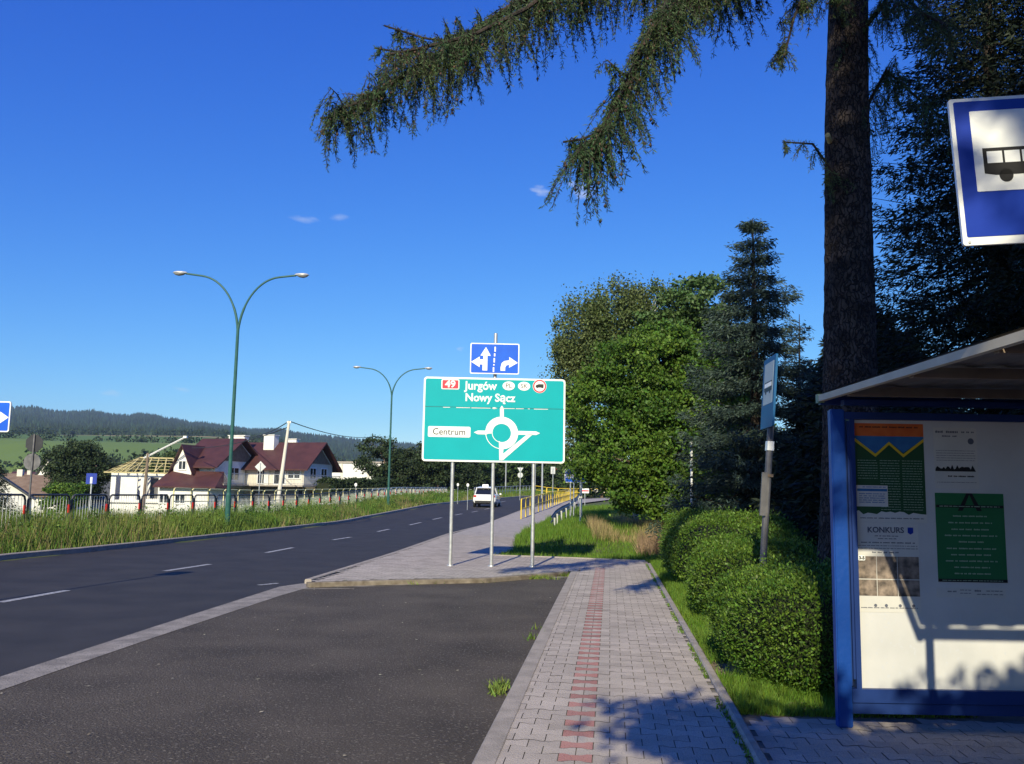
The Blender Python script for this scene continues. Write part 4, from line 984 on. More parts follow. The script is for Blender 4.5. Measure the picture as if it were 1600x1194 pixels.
# far lamp masts seen under the big sign
for (px, Y, yt, lab) in ((790, 118, 640, 'far thin mast leftmost of those under the green sign'), (836, 130, 655, 'far white mast behind the right post of the green sign'), (847, 108, 640, 'thicker far mast just right of the green sign\'s right post')):
    c = D(px, 760, Y); zt = D(px, yt, Y).z; zb = TZ(c.x, Y) - .1
    t = thing('lamp_mast', lab, 'mast', (c.x, Y, zb), 0, 'far masts beyond the bend')
    mb = MB(); mb.tube([(0, 0, 0), (0, 0, zt - zb)], [.13 if px == 847 else .09, .06], 10); mb.build('pole', M['zinc'], t)
    mb = MB(); mb.tube([(0, 0, zt - zb), (-.3, 0, zt - zb + .25), (-1.1, 0, zt - zb + .3)], .035, 8); mb.box((-1.25, 0, zt - zb + .29), (.5, .2, .1)); mb.build('lamp_head', M['lamphead'], t)

# ================================================================== RAILINGS
def picket_railing():
    t = thing('picket_railing', 'long dark-topped railing with white pickets and red post bands along the left verge', 'railing', (fencex(22.8), 22.8, 0))
    bx, by = fencex(22.8), 22.8
    for i in range(-5, 46):
        y0 = 22.8 + i * 1.96 + .06; y1 = y0 + 1.84; x0, x1 = fencex(y0), fencex(y1)
        z0, z1 = TZ(x0, y0) - .05, TZ(x1, y1) - .05
        if y0 > 92: break
        a = Vector((x0 - bx, y0 - by, z0)); b = Vector((x1 - bx, y1 - by, z1)); d = b - a; up = Vector((0, 0, 1)); Hh = 1.1
        mb = MB(); r = .14
        P = [a, a + up * (Hh - r), a + up * (Hh - r * .3) + d * (.3 * r / d.length), a + up * Hh + d * (r / d.length), b + up * Hh - d * (r / d.length), b + up * (Hh - r * .3) - d * (.3 * r / d.length), b + up * (Hh - r), b]
        mb.tube(P, .028, 8); mb.tube([a + up * .16, b + up * .16], .018, 6)
        p = mb.build('hoop', M['railblack'] if y0 < 60 else M['zinc'], t)
        mb = MB(); m = 13
        for k in range(1, m):
            q = a + d * (k / m); mb.box(q + up * (.16 + (Hh - .16) / 2), (.010, .010, Hh - .18))
        mb.build('pickets', M['zinc'], p)
        mb = MB()
        mb.tube([b + up * .62, b + up * .84], .034, 8); mb.build('red_band', M['redband'], p)
picket_railing()
def hoop_railing(name, label, pts, n, H, m, rail=.5, pitch=None, zfun=None, r=.024, legs_m=None):
    t = thing(name, label, 'railing', (pts[0][0], pts[0][1], 0)); b0 = Vector((pts[0][0], pts[0][1], 0))
    L = [Vector((p[0], p[1])) for p in pts]; seg = [0]
    for a, b in zip(L[:-1], L[1:]): seg.append(seg[-1] + (b - a).length)
    def at_(s): return Vector((np.interp(s, seg, [p.x for p in L]), np.interp(s, seg, [p.y for p in L])))
    step = seg[-1] / n
    for i in range(n):
        a2 = at_(i * step + .04); b2 = at_((i + 1) * step - .04)
        a = Vector((a2.x, a2.y, zfun(a2.x, a2.y))) - b0; b = Vector((b2.x, b2.y, zfun(b2.x, b2.y))) - b0; d = b - a; up = Vector((0, 0, 1)); q = min(.12, d.length * .2)
        mb = MB(); mb.tube([a, a + up * (H - q), a + up * (H - q * .3) + d * (.3 * q / d.length), a + up * H + d * (q / d.length), b + up * H - d * (q / d.length), b + up * (H - q * .3) - d * (.3 * q / d.length), b + up * (H - q), b], r, 8)
        if rail: mb.tube([a + up * H * rail, b + up * H * rail], r * .8, 6)
        mb.build('hoop', m, t)
    return t
hx = lambda y: -17.2 + .08 * y
hoop_railing('hoop_railing', 'pale yellow hooped railing of the side path behind the picket railing', [(hx(38), 38), (hx(92), 92)], 30, 1.1, M['paleyellow'], rail=.5, zfun=lambda x, y: lerp([38, 48, 77, 95], [.5, .45, .78, 1.0], y) - .02, r=.03)
# the raised side path they stand on
ps = [30, 38, 48, 60, 77, 92, 104]
struct(ribbon([(hx(y) - 1.9, y) for y in ps], [(hx(y) + .35, y) for y in ps], 0, 'side_path', M['road']))
o = bpy.data.objects['side_path']
for v in o.data.vertices: v.co.z = lerp([30, 38, 48, 77, 95], [.2, .42, .40, .74, .95], v.co.y)
mb = MB()
for y0, y1 in zip(ps[:-1], ps[1:]):
    z = lambda y: lerp([30, 38, 48, 77, 95], [.2, .42, .40, .74, .95], y)
    mb.add([(hx(y0) - 1.95, y0, z(y0)), (hx(y1) - 1.95, y1, z(y1)), (hx(y1) - 1.95, y1, z(y1) - 2.6), (hx(y0) - 1.95, y0, z(y0) - 2.6)], [[0, 1, 2, 3]])
    mb.add([(hx(y0) + .38, y0, z(y0)), (hx(y1) + .38, y1, z(y1)), (hx(y1) + .38, y1, z(y1) - 1), (hx(y0) + .38, y0, z(y0) - 1)], [[0, 1, 2, 3]])
struct(mb.build('side_path_bank', M['ground']))
yp = [G(814, 811, RAISE), G(834, 802.5, RAISE), G(854, 795, RAISE), G(875, 786.5, RAISE), G(890, 781, RAISE), G(902, 776.5, RAISE)]
print('YP', yp, [redge(p[1]) for p in yp])
hoop_railing('yellow_railing', 'bright yellow railing between the road and the footpath right of the green sign', yp, 30, 1.1, M['yellow'], rail=.5, zfun=lambda x, y: ZR(y) + RAISE, r=.033)
fy0 = [(kerbx(y) - .8 - max(0, (y - 90)) * .02, y) for y in (92, 104, 116, 128)]
hoop_railing('bend_railing', 'pale railing following the outside of the bend beyond the white car', fy0, 20, 1.1, M['zinc'], rail=.5, zfun=lambda x, y: TZ(x, y) - .05, r=.03)
fy1 = [(kerbx(128) - 1.6, 128.5), (12, 133), (17, 136)]
hoop_railing('far_yellow_railing', 'short yellow railing far away across the bend', fy1, 8, 1.1, M['yellow'], rail=.5, zfun=lambda x, y: TZ(x, y) - .05, r=.05)
# steel crash barrier on the right of the footpath
cb = thing('crash_barrier', 'curved steel crash barrier on short posts beside the footpath and bank', 'barrier', (1.6, 44, 0))
P = [D(862, 812, 36.5), D(868, 803.5, 38), D(877, 797, 41), D(888, 791.5, 46), D(897, 784, 54), D(905, 775, 66)]
B0 = Vector((1.6, 44, 0)); V = []; prof = [(0, .16), (-.05, .1), (.02, .05), (.02, -.05), (-.05, -.1), (0, -.16)]
for i, p in enumerate(P):
    t_ = (P[min(i + 1, 5)] - P[max(i - 1, 0)]); t_.z = 0; t_.normalize(); nn = Vector((-t_.y, t_.x, 0))
    for o_, h in prof: V.append(p - B0 + nn * -o_ + Vector((0, 0, h)))
n = 6; o = link_mesh('beam', V, [[i * n + k, i * n + k + 1, (i + 1) * n + k + 1, (i + 1) * n + k] for i in range(5) for k in range(5)], M['darkmetal'], cb)
for i in range(7):
    k = .3 + i * .72; j = min(4, int(k)); p = P[j].lerp(P[j + 1], k - j); mb = MB(); g = mound(p.x, p.y) if p.x > .5 else ZR(p.y)
    mb.box((p.x - B0.x + .07, p.y - B0.y + .12, p.z - .30), (.07, .10, .62)); mb.build('post', M['zinc'], cb)

# ================================================================== SMALL SIGNS
def post(mb, x, y, z0, z1, r=.03): mb.tube([(x, y, z0), (x, y, z1)], r, 10)
# blue tourist sign on two posts
c = D(899, 744, 42); zg = mound(c.x, 42) - .05
ti = thing('tourist_sign', 'blue tourist information sign with white mountain picture on two posts', 'road sign', (c.x, 42, zg)); zc = c.z - zg
TW, TH = 1.0, .60
mb = MB(); mb.prism(rrect(.0, zc, TW, TH, .03), -.012, .012); mb.build('panel_border', M['signwhite'], ti); flat('panel', [rrect(0, zc, TW - .05, TH - .05, .02)], -.012, M['signblue'], ti)
flat('picture', [rrect(-.22, zc + .07, .46, .36, .01)], -.0155, M['signwhite'], ti, .002)
flat('mountain_symbol', [[(-.44, zc - .06), (-.36, zc + .06), (-.3, zc), (-.2, zc + .14), (-.1, zc + .02), (-.05, zc + .1), (0, zc + .02), (0, zc + .22), (-.44, zc + .22)]], -.018, M['darkblue'], ti, .002)
flat('arrow', [[(.1, zc - .2), (.3, zc - .2), (.3, zc - .14), (.42, zc - .22), (.3, zc - .27), (.3, zc - .23), (.1, zc - .23)]], -.0155, M['signwhite'], ti, .002)
for x in (-.22, .3):
    mb = MB(); post(mb, x, .045, -.1, zc + .25); mb.build('post', M['zinc'], ti)
c = D(897, 716, 46); zg = mound(c.x, 46) - .05
ps_ = thing('priority_sign', 'small tilted square sign, white and yellow with a black bar, above the blue tourist sign', 'road sign', (c.x, 46, zg)); zc = c.z - zg
def rot(p, a, cx, cz): return [(cx + (x * math.cos(a) - z * math.sin(a)), cz + (x * math.sin(a) + z * math.cos(a))) for x, z in p]
sq = [(-.25, -.25), (.25, -.25), (.25, .25), (-.25, .25)]
flat('panel_border', [rot(sq, R(38), 0, zc)], 0, M['signwhite'], ps_, .01); flat('panel', [rot([(x * .55, z * .55) for x, z in sq], R(38), 0, zc)], -.0105, M['signyellow'], ps_)
flat('bar', [rot([(-.035, -.27), (.035, -.27), (.035, .27), (-.035, .27)], R(-52) + R(90), 0, zc)], -.014, M['black'], ps_)
mb = MB(); post(mb, 0, .035, -.1, zc + .2); mb.build('post', M['zinc'], ps_)
c = D(907, 760, 34); zg = mound(c.x, 34) - .05
gp = thing('grey_post', 'bare grey post with small box standing in the grass right of the crash barrier', 'post', (c.x, 34, zg))
mb = MB(); post(mb, 0, 0, -.1, D(907, 735, 34).z - zg, .028); mb.build('pole', M['zinc'], gp); mb = MB(); mb.box((0, -.04, D(907, 776, 34).z - zg), (.12, .06, .12)); mb.build('box', M['zinc'], gp)
c = D(914, 767, 62); zg = ZR(62)
rw = thing('arrow_board', 'small red and white board low beside the bend near the footpath', 'road sign', (c.x, 62, zg)); zc = c.z - zg
flat('panel', [rrect(0, zc, .55, .32, .02)], 0, M['signwhite'], rw, .01); flat('stripe', [rrect(0, zc, .5, .09, .01)], -.0105, M['signred'], rw); mb = MB(); post(mb, 0, .03, -.1, zc); mb.build('post', M['zinc'], rw)
# back of yield + round sign
c = D(813, 737, 95); zg = ZR(95)
bk_ = thing('sign_back', 'grey back of a triangular and a round sign on one post beyond the car', 'road sign', (c.x, 95, zg))
z1 = D(813, 734, 95).z - zg; z2 = D(813, 742.5, 95).z - zg
flat('triangle_plate', [[(-.32, z1 + .22), (.32, z1 + .22), (0, z1 - .3)]], 0, M['zinc'], bk_, .02); flat('round_plate', [circ(0, z2, .28, 24)], 0, M['zinc'], bk_, .02); mb = MB(); post(mb, 0, -.05, 0, z1 + .3, .035); mb.build('post', M['zinc'], bk_)
c = D(864, 735, 70); zg = ZR(70)
bk2 = thing('sign_back', 'grey rectangular back of a sign on a thin post right of the green sign', 'road sign', (c.x, 70, zg)); zc = c.z - zg
flat('plate', [rrect(0, zc, .34, .56, .02)], 0, M['zinc'], bk2, .02); mb = MB(); post(mb, 0, -.04, 0, zc + .2); mb.build('post', M['zinc'], bk2)
# roadside reflector posts
for px, py, Y, lab in ((731, 757.5, 62, 'white roadside marker post in the verge left of the white car'), (715.5, 757, 74, 'small white lamp-like marker on the railing line near the second street lamp'), (591 * 0 + 556, 757, 60, 'small white marker on the side path railing')):
    c = D(px, py, Y); zg = TZ(c.x, Y) - .05
    t = thing('marker_post', lab, 'marker post', (c.x, Y, zg)); h = c.z - zg + .1
    mb = MB(); mb.tube([(0, .03, -.1), (0, .03, h)], .022, 8); mb.build('post_body', M['zinc'], t)
    mb = MB(); mb.prism(circ(0, h - .12, .09, 12, .12), -.02, .0); mb.build('white_head', M['white'], t)
# left-hand cluster: stop back + round back, blue cul-de-sac, blue arrow sign at frame edge
c = D(54, 693, 24); t = thing('stop_sign_back', 'dark octagonal sign back over a round sign back on one post at the left', 'road sign', (c.x, 24, TZ(c.x, 24) - .1)); zg = TZ(c.x, 24) - .1
zc = c.z - zg; z2 = D(52, 722, 24).z - zg
flat('octagon_plate', [[(.245 * math.cos(R(22.5 + 45 * k)), zc + .245 * math.sin(R(22.5 + 45 * k))) for k in range(8)]], 0, M['darkpaint'], t, .015); flat('round_plate', [circ(-.02, z2, .225, 28)], 0, M['darkmetal'], t, .015)
mb = MB(); post(mb, 0, -.035, -.3, zc + .25, .026); mb.build('post', M['darkmetal'], t)
c = D(143, 748, 34); zg = TZ(c.x, 34) - .1; t = thing('no_through_road_sign', 'small blue square sign with pale bar on a post behind the picket railing', 'road sign', (c.x, 34, zg)); zc = c.z - zg
flat('panel', [rrect(0, zc, .40, .40, .02)], 0, M['darkblue'], t, .01); flat('bar', [rrect(.0, zc - .06, .08, .24, .01)], -.0105, M['signwhite'], t); mb = MB(); post(mb, 0, .03, -.6, zc + .15, .028); mb.build('post', M['zinc'], t)
c = D(-6, 651, 12.5); zg = 0; t = thing('one_way_sign', 'blue sign with white arrow cut by the left edge', 'road sign', (c.x, 12.5, TZ(c.x, 12.5) - .05)); zc = c.z - (TZ(c.x, 12.5) - .05)
w = .40; h = .43
mb = MB(); mb.prism(rrect(0, zc, w, h, .03), -.012, .012); mb.build('panel_border', M['signwhite'], t); flat('panel', [rrect(0, zc, w - .035, h - .035, .02)], -.012, M['signblue'], t)
flat('arrow', [[(-.15, zc - .04), (.06, zc - .04), (.06, zc - .10), (.185, zc - .01), (.06, zc + .07), (.06, zc + .02), (-.15, zc + .02)]], -.0155, M['signwhite'], t, .002); mb = MB(); post(mb, 0, .04, -.2, zc + .18); mb.build('post', M['zinc'], t)
c = D(407, 729.5, 48); zg = 0.4; t = thing('diamond_sign_back', 'pale grey back of a diamond sign before the maroon-roofed house', 'road sign', (c.x, 48, zg)); zc = c.z - zg
flat('plate', [[(-.30, zc), (0, zc - .30), (.30, zc), (0, zc + .30)]], 0, M['zinc'], t, .015); mb = MB(); post(mb, 0, -.035, -.4, zc + .2, .025); mb.build('post', M['zinc'], t)
# banded pole by the spruce
c = D(1081, 805, 24); t = thing('banded_pole', 'thin white pole with dark bands between the broadleaf tree and the spruce', 'pole', (c.x, 24, .05)); z1 = D(1081, 686, 24).z
for k in range(12):
    a = z1 * k / 12; mb = MB(); mb.tube([(0, 0, a), (0, 0, z1 * (k + .78) / 12)], .035, 8); mb.build('white_band', M['signwhite'], t)
    mb = MB(); mb.tube([(0, 0, z1 * (k + .78) / 12), (0, 0, z1 * (k + 1) / 12)], .033, 8); mb.build('dark_band', M['black'], t)

# ================================================================== BUS STOP SIGNS
def bus_symbol(t, cx, cz, w, y, m, mw, full=True):
    h = w * .34
    body = [(cx - w / 2, cz + h * .5), (cx + w / 2, cz + h * .5), (cx + w / 2, cz - h * .42), (cx + w * .35, cz - h * .42), (cx - w * .38, cz - h * .42), (cx - w / 2, cz - h * .35)]
    flat('bus_symbol', [body, circ(cx - w * .27, cz - h * .45, w * .075, 20), circ(cx + w * .27, cz - h * .45, w * .075, 20)], y, m, t, .002)
    ws = []
    for k in range(5):
        a = cx - w / 2 + w * .04 + k * w * .19; ws.append([(a, cz + h * .38), (a + w * .165, cz + h * .38), (a + w * .165, cz - h * .02), (a, cz - h * .02)])
    flat('bus_windows', ws, y - .0025, mw, t, .001)
bx = thing('bus_stop_sign', 'large blue bus stop sign with white field cut by the right edge', 'bus stop sign', (2.165, 3.74, RAISE - .02), -R(4))
zc = D(1500, 262, 3.7).z - RAISE + .02; tilt = R(-2.6)
p0 = D(1485, 148, 3.7); p1 = D(1507, 377, 3.7); w = .62; h = (p0 - p1).length
zc = (p0.z + p1.z) / 2 - RAISE + .02; cx = (p0.x + p1.x) / 2 + w / 2 - 2.165
pan = bpy.data.objects.new('sign_head', None); COL.objects.link(pan); pan.parent = bx; pan.location = (cx, -.04, zc); pan.rotation_euler = (0, R(-3.2), 0)
bx_ = []
mb = MB(); mb.prism(rrect(0, 0, w, h, .012), -.008, .008); a_ = mb.build('panel_border', M['signwhite'], pan)
flat('panel', [rrect(.0, .01, w - .036, h - .05, .008)], -.008, M['darkblue'], pan, .002)
flat('white_field', [rrect(.0, .085, w - .16, h * .55, .004)], -.0105, M['signwhite'], pan, .002)
bus_symbol(pan, 0, .03, .385, -.013, M['black'], M['signwhite'])
mb = MB(); mb.lathe([(.0, 0), (.007, 0)], 10); V = [(x, -.0125, z) for x, z in circ(-w / 2 + .022, -h / 2 + .012, .006, 10)]; mb = MB(); mb.prism(circ(-w / 2 + .026, -h / 2 + .013, .0055, 12), -.0125, -.008); mb.build('bolt', M['zinc'], pan)
# flatten the head into direct parts of the sign (thing > part > sub-part)
for o in list(pan.children):
    o.matrix_basis = pan.matrix_basis @ o.matrix_basis; o.parent = bx
bpy.data.objects.remove(pan)
px_ = D(1650, 60, 3.78).x - 2.165
mb = MB(); mb.tube([(px_, 0, -.1), (px_, 0, zc + h / 2 + .02)], .03, 14); mb.build('pole', M['zinc'], bx)
# second, leaning stop sign seen edge on
cB = D(1209, 614, 9.7); cG = D(1192, 884, 9.7)
b2 = thing('bus_stop_sign', 'narrow view of a blue bus stop sign on a leaning grey pole behind the hedges', 'bus stop sign', (cG.x, 9.7, RAISE - .03))
top = D(1208, 600, 9.7); axis = (top - cG).normalized(); b0 = Vector((cG.x, 9.7, RAISE - .03)); foot = cG - axis * (cG.z / axis.z)
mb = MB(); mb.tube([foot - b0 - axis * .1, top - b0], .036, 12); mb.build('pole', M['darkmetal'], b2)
hd = bpy.data.objects.new('h', None); COL.objects.link(hd); hd.parent = b2
up = axis; fw = Vector((-math.cos(R(-3)), -math.sin(R(-3)), 0)); fw = (fw - up * fw.dot(up)).normalized(); rt = up.cross(fw) * -1  # face direction fw (local -Y)
rt = (-fw).cross(up)
hd.matrix_basis = Matrix.Translation(cB - b0 + fw * .05) @ Matrix(((rt.x, -fw.x, up.x), (rt.y, -fw.y, up.y), (rt.z, -fw.z, up.z))).to_4x4()
mb = MB(); mb.prism(rrect(0, 0, .56, .78, .02), -.012, .012); mb.build('panel', M['shadedblue'], hd); flat('white_field', [rrect(0, .10, .42, .46, .01)], -.012, M['shadedwhite'], hd, .002); bus_symbol(hd, 0, .06, .34, -.0145, M['black'], M['signwhite'])
for o in list(hd.children): o.matrix_basis = hd.matrix_basis @ o.matrix_basis; o.parent = b2
bpy.data.objects.remove(hd)
for (py, dz, m_, s_, nm) in ((697, 0, 'signwhite', (.07, .09, .10), 'sticker'), (772, 0, 'darkmetal', (.11, .16, .42), 'timetable_frame'), (743, 0, 'signyellow', (.09, .09, .03), 'clamp')):
    k = (D(1200, py, 9.7).z - foot.z) / axis.z; p = foot + axis * k - b0; mb = MB(); mb.box((p.x + (-.05 if nm == 'timetable_frame' else 0), p.y - (.05 if nm == 'timetable_frame' else 0), p.z), s_ if nm != 'timetable_frame' else (.06, .03, .46), ry=math.atan2(axis.x, axis.z)); mb.build(nm, M[m_ if nm != 'clamp' else 'polewood'], b2)
# ================================================================== BUS SHELTER
YW = 6.35
def WP(px, py, y=YW): p = D(px, py, y); return p.x, p.z
sx0 = WP(1317, 1145)[0]; z_top = WP(1305, 640)[1]
sh = thing('bus_shelter', 'blue-framed bus shelter with flat roof at the right edge of the picture', 'bus shelter', (sx0, YW, RAISE - .02))
oz = RAISE - .02
def L_(px, py, dy=0): x, z = WP(px, py, YW + dy); return x - sx0, z - oz
XR = 3.3    # width of the end wall to the right
zt = L_(1305, 640)[1]
mb = MB(); mb.box((.012, 0, zt / 2), (.10, .07, zt), 0); mb.build('post', M['shelterblue'], sh, bevel=.008)
mb = MB(); mb.box((.066, .012, zt / 2 + .1), (.012, .06, zt - .35)); mb.box((.088, .005, zt / 2 + .12), (.022, .05, zt - .40)); mb.build('post_flange', M['navy'], sh)
bl = L_(1337, 1075); tl = L_(1337, 655)
zlo = bl[1]; zhi = tl[1]; xl = bl[0] + .0
mb = MB(); mb.box((XR / 2 + .06, 0, zlo - .045), (XR, .07, .09)); mb.box((XR / 2 + .06, .004, zlo - .13), (XR, .05, .07)); mb.build('bottom_frame', M['navy'], sh)
mb = MB(); mb.box((XR / 2 + .06, 0, zhi + .022), (XR, .07, .05)); mb.box((XR / 2 + .06, .0, zhi + .115), (XR, .07, .04)); mb.build('top_frame', M['navy'], sh)
mb = MB(); mb.box((.11, 0, (zlo + zhi) / 2), (.035, .07, zhi - zlo)); mb.build('side_frame', M['navy'], sh)
mb = MB(); mb.box((xl / 2 + XR / 2 + .06, .012, (zlo + zhi) / 2), (XR, .012, zhi - zlo)); wb = mb.build('notice_board', M['board'], sh)
mb = MB(); mb.box((XR + .05, 0, zt / 2), (.115, .10, zt)); mb.build('post', M['shelterblue'], sh)
# far wall along the back and seats (right of the frame)
for y_ in (-2.9,):
    mb = MB(); mb.box((XR + .05, y_, zt / 2), (.115, .10, zt)); mb.build('post', M['shelterblue'], sh)
# roof: fascia along the road side runs towards the viewer
zr = L_(1287, 627)[1]; yf = -2.95
mb = MB(); mb.box((-.045, yf / 2 + .02, zr + .035), (.04, -yf + .3, .045)); mb.build('fascia', M['ivory'], sh)
mb = MB(); mb.box((-.045, .155, zr + .035), (.046, .05, .064)); mb.build('fascia_end', M['roofgreen'], sh)
mb = MB(); mb.box((XR / 2 - .06 + .01, .155, zr + .02), (XR, .04, .06)); mb.build('rear_fascia', M['navy'], sh)
V = []; F = []; nn = 90; 
for i in range(nn + 1):
    x = -.025 + (XR + .06) * i / nn; z = zr + .065 + (.012 if (i % 6) in (0, 1, 2) else 0) + x * .015
    V += [(x, yf - .05, z), (x, .14, z), (x, .14, z + .006), (x, yf - .05, z + .006)]
for i in range(nn):
    a = i * 4; F += [[a, a + 4, a + 5, a + 1], [a + 3, a + 2, a + 6, a + 7]]
link_mesh('roof_sheet', V, F, M['sheet'], sh)
for y_ in (-.35, -1.3, -2.2):
    mb = MB(); mb.box((XR / 2, y_, zr + .03), (XR + .05, .05, .06)); mb.build('roof_batten', M['polewood'], sh)
mb = MB(); mb.box((XR / 2 - .03, yf - .07, zr + .035), (XR + .06, .05, .06)); mb.build('front_fascia', M['ivory'], sh)
# a roadside post near the front of the shelter, just outside the picture
# posters: each a thin sheet on the board
def poster(name, label, px0, py0, px1, py1, base_m):
    x0, z1 = WP(px0, py0, YW + .0); x1, z0 = WP(px1, py1, YW + .0)
    t = thing(name, label, 'poster', ((x0 + x1) / 2, YW + .004, z0)); w = x1 - x0; h = z1 - z0
    mb = MB(); mb.prism([(-w / 2, 0), (w / 2, 0), (w / 2, h), (-w / 2, h)], 0, .0015); mb.build('sheet', base_m, t)
    return t, w, h
def lines(t, rows, m, y=-.001, th=.0008, name='text_line', seed=0):
    """illegibly small print: words as tiny dashes, each row a part; rows = (x0, x1, z, height)"""
    rd = random.Random(seed)
    for (a, b, z, hh) in rows:
        x = a; mb = MB()
        while x < b - hh:
            wl = rd.uniform(1.5, 5.5) * hh; e = min(b, x + wl); k = x
            while k < e - hh * .4:
                ch = hh * rd.uniform(.45, .75); mb.prism([(k, z - hh * .4), (min(k + ch, e), z - hh * .4), (min(k + ch, e), z + hh * rd.choice([.35, .35, .55])), (k, z + hh * .35)], y - th, y); k += ch + hh * .22
            x = e + hh * .8
        if mb.V: mb.build(name, m, t)
# 1. green poster with orange top and zigzag
t, w, h = poster('poster', 'dark green poster with orange top and yellow zigzag, upper left of the shelter board', 1334, 661, 1448, 806, M['pdkgreen'])
flat('orange_band', [[(-w / 2, h), (w / 2, h), (w / 2, h * .86), (-w / 2, h * .86)]], -.0004, M['porange'], t, .0006)
flat('mountains', [[(-w / 2, h * .86), (w / 2, h * .86), (w / 2, h * .83), (w * .2, h * .68), (0, h * .80), (-w * .2, h * .67), (-w / 2, h * .83)]], -.0004, M['pblue'], t, .0006)
zz = [(-w / 2, h * .84), (-w * .2, h * .665), (0, h * .80), (w * .2, h * .665), (w / 2, h * .84)]
flat('zigzag', [[(a[0], a[1]), (b[0], b[1]), (b[0], b[1] - .022), (a[0], a[1] - .022)] for a, b in zip(zz[:-1], zz[1:])], -.0012, M['pyellow'], t, .0006)
rows = [(c_ * w - .07, c_ * w + .07 + .0, h * z, .0055) for z in np.arange(.06, .62, .028) for c_ in (-.32, 0, .32)]
lines(t, [r for r in rows if not (r[0] < -.12 and r[2] < h * .37)], M['palegreen'], seed=3); lines(t, [(-w * .42, w * .42, h * .96, .012)], M['black'], y=-.0012, seed=4)
# torn white strip with emblems below it
x_ = w
ts, w2, h2 = poster('poster_strip', 'torn white strip with small emblems under the dark green poster', 1335, 803, 1449, 817, M['ppaper'])
mb = MB(); torn = [(-w2 / 2, 0), (w2 / 2, 0)] + [(w2 / 2 - w2 * k / 16, h2 * (.9 + random.uniform(0, .6))) for k in range(17)]
mb.prism(torn, -.003, -.002); mb.build('torn_edge', M['ppaper'], ts); lines(ts, [(-w2 * .42, w2 * .45, h2 * .5, .009)], M['pink'], y=-.0032, seed=6)
# 2. notice
t, w, h = poster('notice', 'small white notice with blue header stuck on the dark green poster', 1338, 758, 1388, 792, M['ppaper']); t.location.y -= .003
flat('header', [[(-w * .48, h * .72), (w * .48, h * .72), (w * .48, h * .84), (-w * .48, h * .84)]], -.0005, M['pblue'], t, .0006); lines(t, [(-w * .3, w * .45, h * .92, .008)] + [(-w * .42, w * .42, h * z, .008) for z in (.6, .5, .4, .3, .2)], M['pblue'], seed=8)
# 3. contest poster
t, w, h = poster('poster', 'white contest poster with a row of dark photographs, lower left of the shelter board', 1337, 816, 1440, 958, M['ppaper'])
text('KONKURS', .055, -.01, -.0015, h * .915, M['pink'], t, bold=.001); text('3-5', .03, -w * .42, -.004, h * .60, M['black'], t, bold=.001)
flat('emblem', [[(w * .33, h * .95), (w * .42, h * .95), (w * .42, h * .89), (w * .375, h * .87), (w * .33, h * .89)]], -.0005, M['darkblue'], t, .0006)
lines(t, [(-w * .2, w * .2, h * .85, .008), (-w * .15, w * .15, h * .82, .008), (-w * .42, w * .45, h * .775, .010), (-w * .48, w * .48, h * .74, .006), (-w * .48, w * .48, h * .71, .006), (-w * .25, w * .2, h * .665, .010), (-w * .45, w * .45, h * .05, .008)], M['pink'], seed=9)
for i, (a, b, c_, d_) in enumerate(((-.48, -.19, .37, .62), (-.18, .14, .37, .62), (.15, .49, .37, .62), (-.48, -.19, .18, .36), (-.18, .14, .18, .36), (.15, .49, .18, .36))):
    flat('photograph', [[(a * w, c_ * h), (b * w, c_ * h), (b * w, d_ * h), (a * w, d_ * h)]], -.0005, M['pphoto'], t, .0006)
flat('number_disc', [rrect(-w * .42, h * .60, .05, .035, .008)], -.0022, M['signwhite'], t, .0006)
for a in (-.22, -.05, .17, .38): flat('emblem', [circ(a * w, h * .075, .011, 12)], -.0005, M['pink'], t, .0006)
# 4. faint white poster top middle
t, w, h = poster('poster', 'faint white poster with small dark skyline above the bright green poster', 1458, 668, 1530, 764, M['ppaper'])
lines(t, [(-w * .45, w * .1, h * .93, .018), (w * .15, w * .45, h * .93, .014), (-w * .3, w * .05, h * .86, .012)] + [(-w * .45, w * .45, h * z, .005) for z in (.62, .58, .54, .50, .46, .1)], M['pink'], seed=12)
sk = [(-w * .48, h * .28)]
for k in range(24): sk += [(-w * .48 + w * .93 * k / 24, h * (.31 + random.uniform(0, .09)))]
sk += [(w * .45, h * .28)]; flat('skyline', [sk], -.0005, M['black'], t, .0006); flat('emblem', [circ(w * .36, h * .78, .022, 14)], -.0005, M['pink'], t, .0006); lines(t, [(-w * .2, w * .4, h * .2, .012)], M['black'], seed=13)
# 5. bright green poster
t, w, h = poster('poster', 'green poster with a big black A and centred white lines, middle of the shelter board', 1461, 770, 1575, 911, M['pgreen'])
flat('letter_a', [[(-.085, h * .80), (-.05, h * .80), (.0, h * .985), (.0, h * 1.0), (-.02, h * 1.0)], [(.085, h * .80), (.05, h * .80), (.0, h * .985), (.0, h * 1.0), (.02, h * 1.0)]], -.0005, M['black'], t, .0006)
flat('band', [[(-w * .49, h * .835), (w * .49, h * .835), (w * .49, h * .865), (-w * .49, h * .865)]], -.0013, M['black'], t, .0006); flat('band', [[(-w * .5, 0), (w * .5, 0), (w * .5, h * .035), (-w * .5, h * .035)]], -.0013, M['black'], t, .0006)
rd = random.Random(5); lines(t, [(-w * q, w * q, h * z, .011) for z, q in ((.74, .25), (.665, .32), (.59, .28), (.52, .38), (.45, .18), (.375, .36), (.305, .3), (.235, .38), (.165, .26), (.095, .26))], M['palegreen'], seed=15)
lines(t, [(-w * .44, w * .44, h * .85, .008), (-w * .44, w * .44, h * .018, .007)], M['palegreen'], y=-.0021, seed=16)
x0, z0 = WP(1461, 926); t2 = thing('logo_strip', 'row of small sponsor logos printed under the green poster', 'poster', (WP(1518, 926)[0], YW + .0045, WP(1518, 926)[1])); 
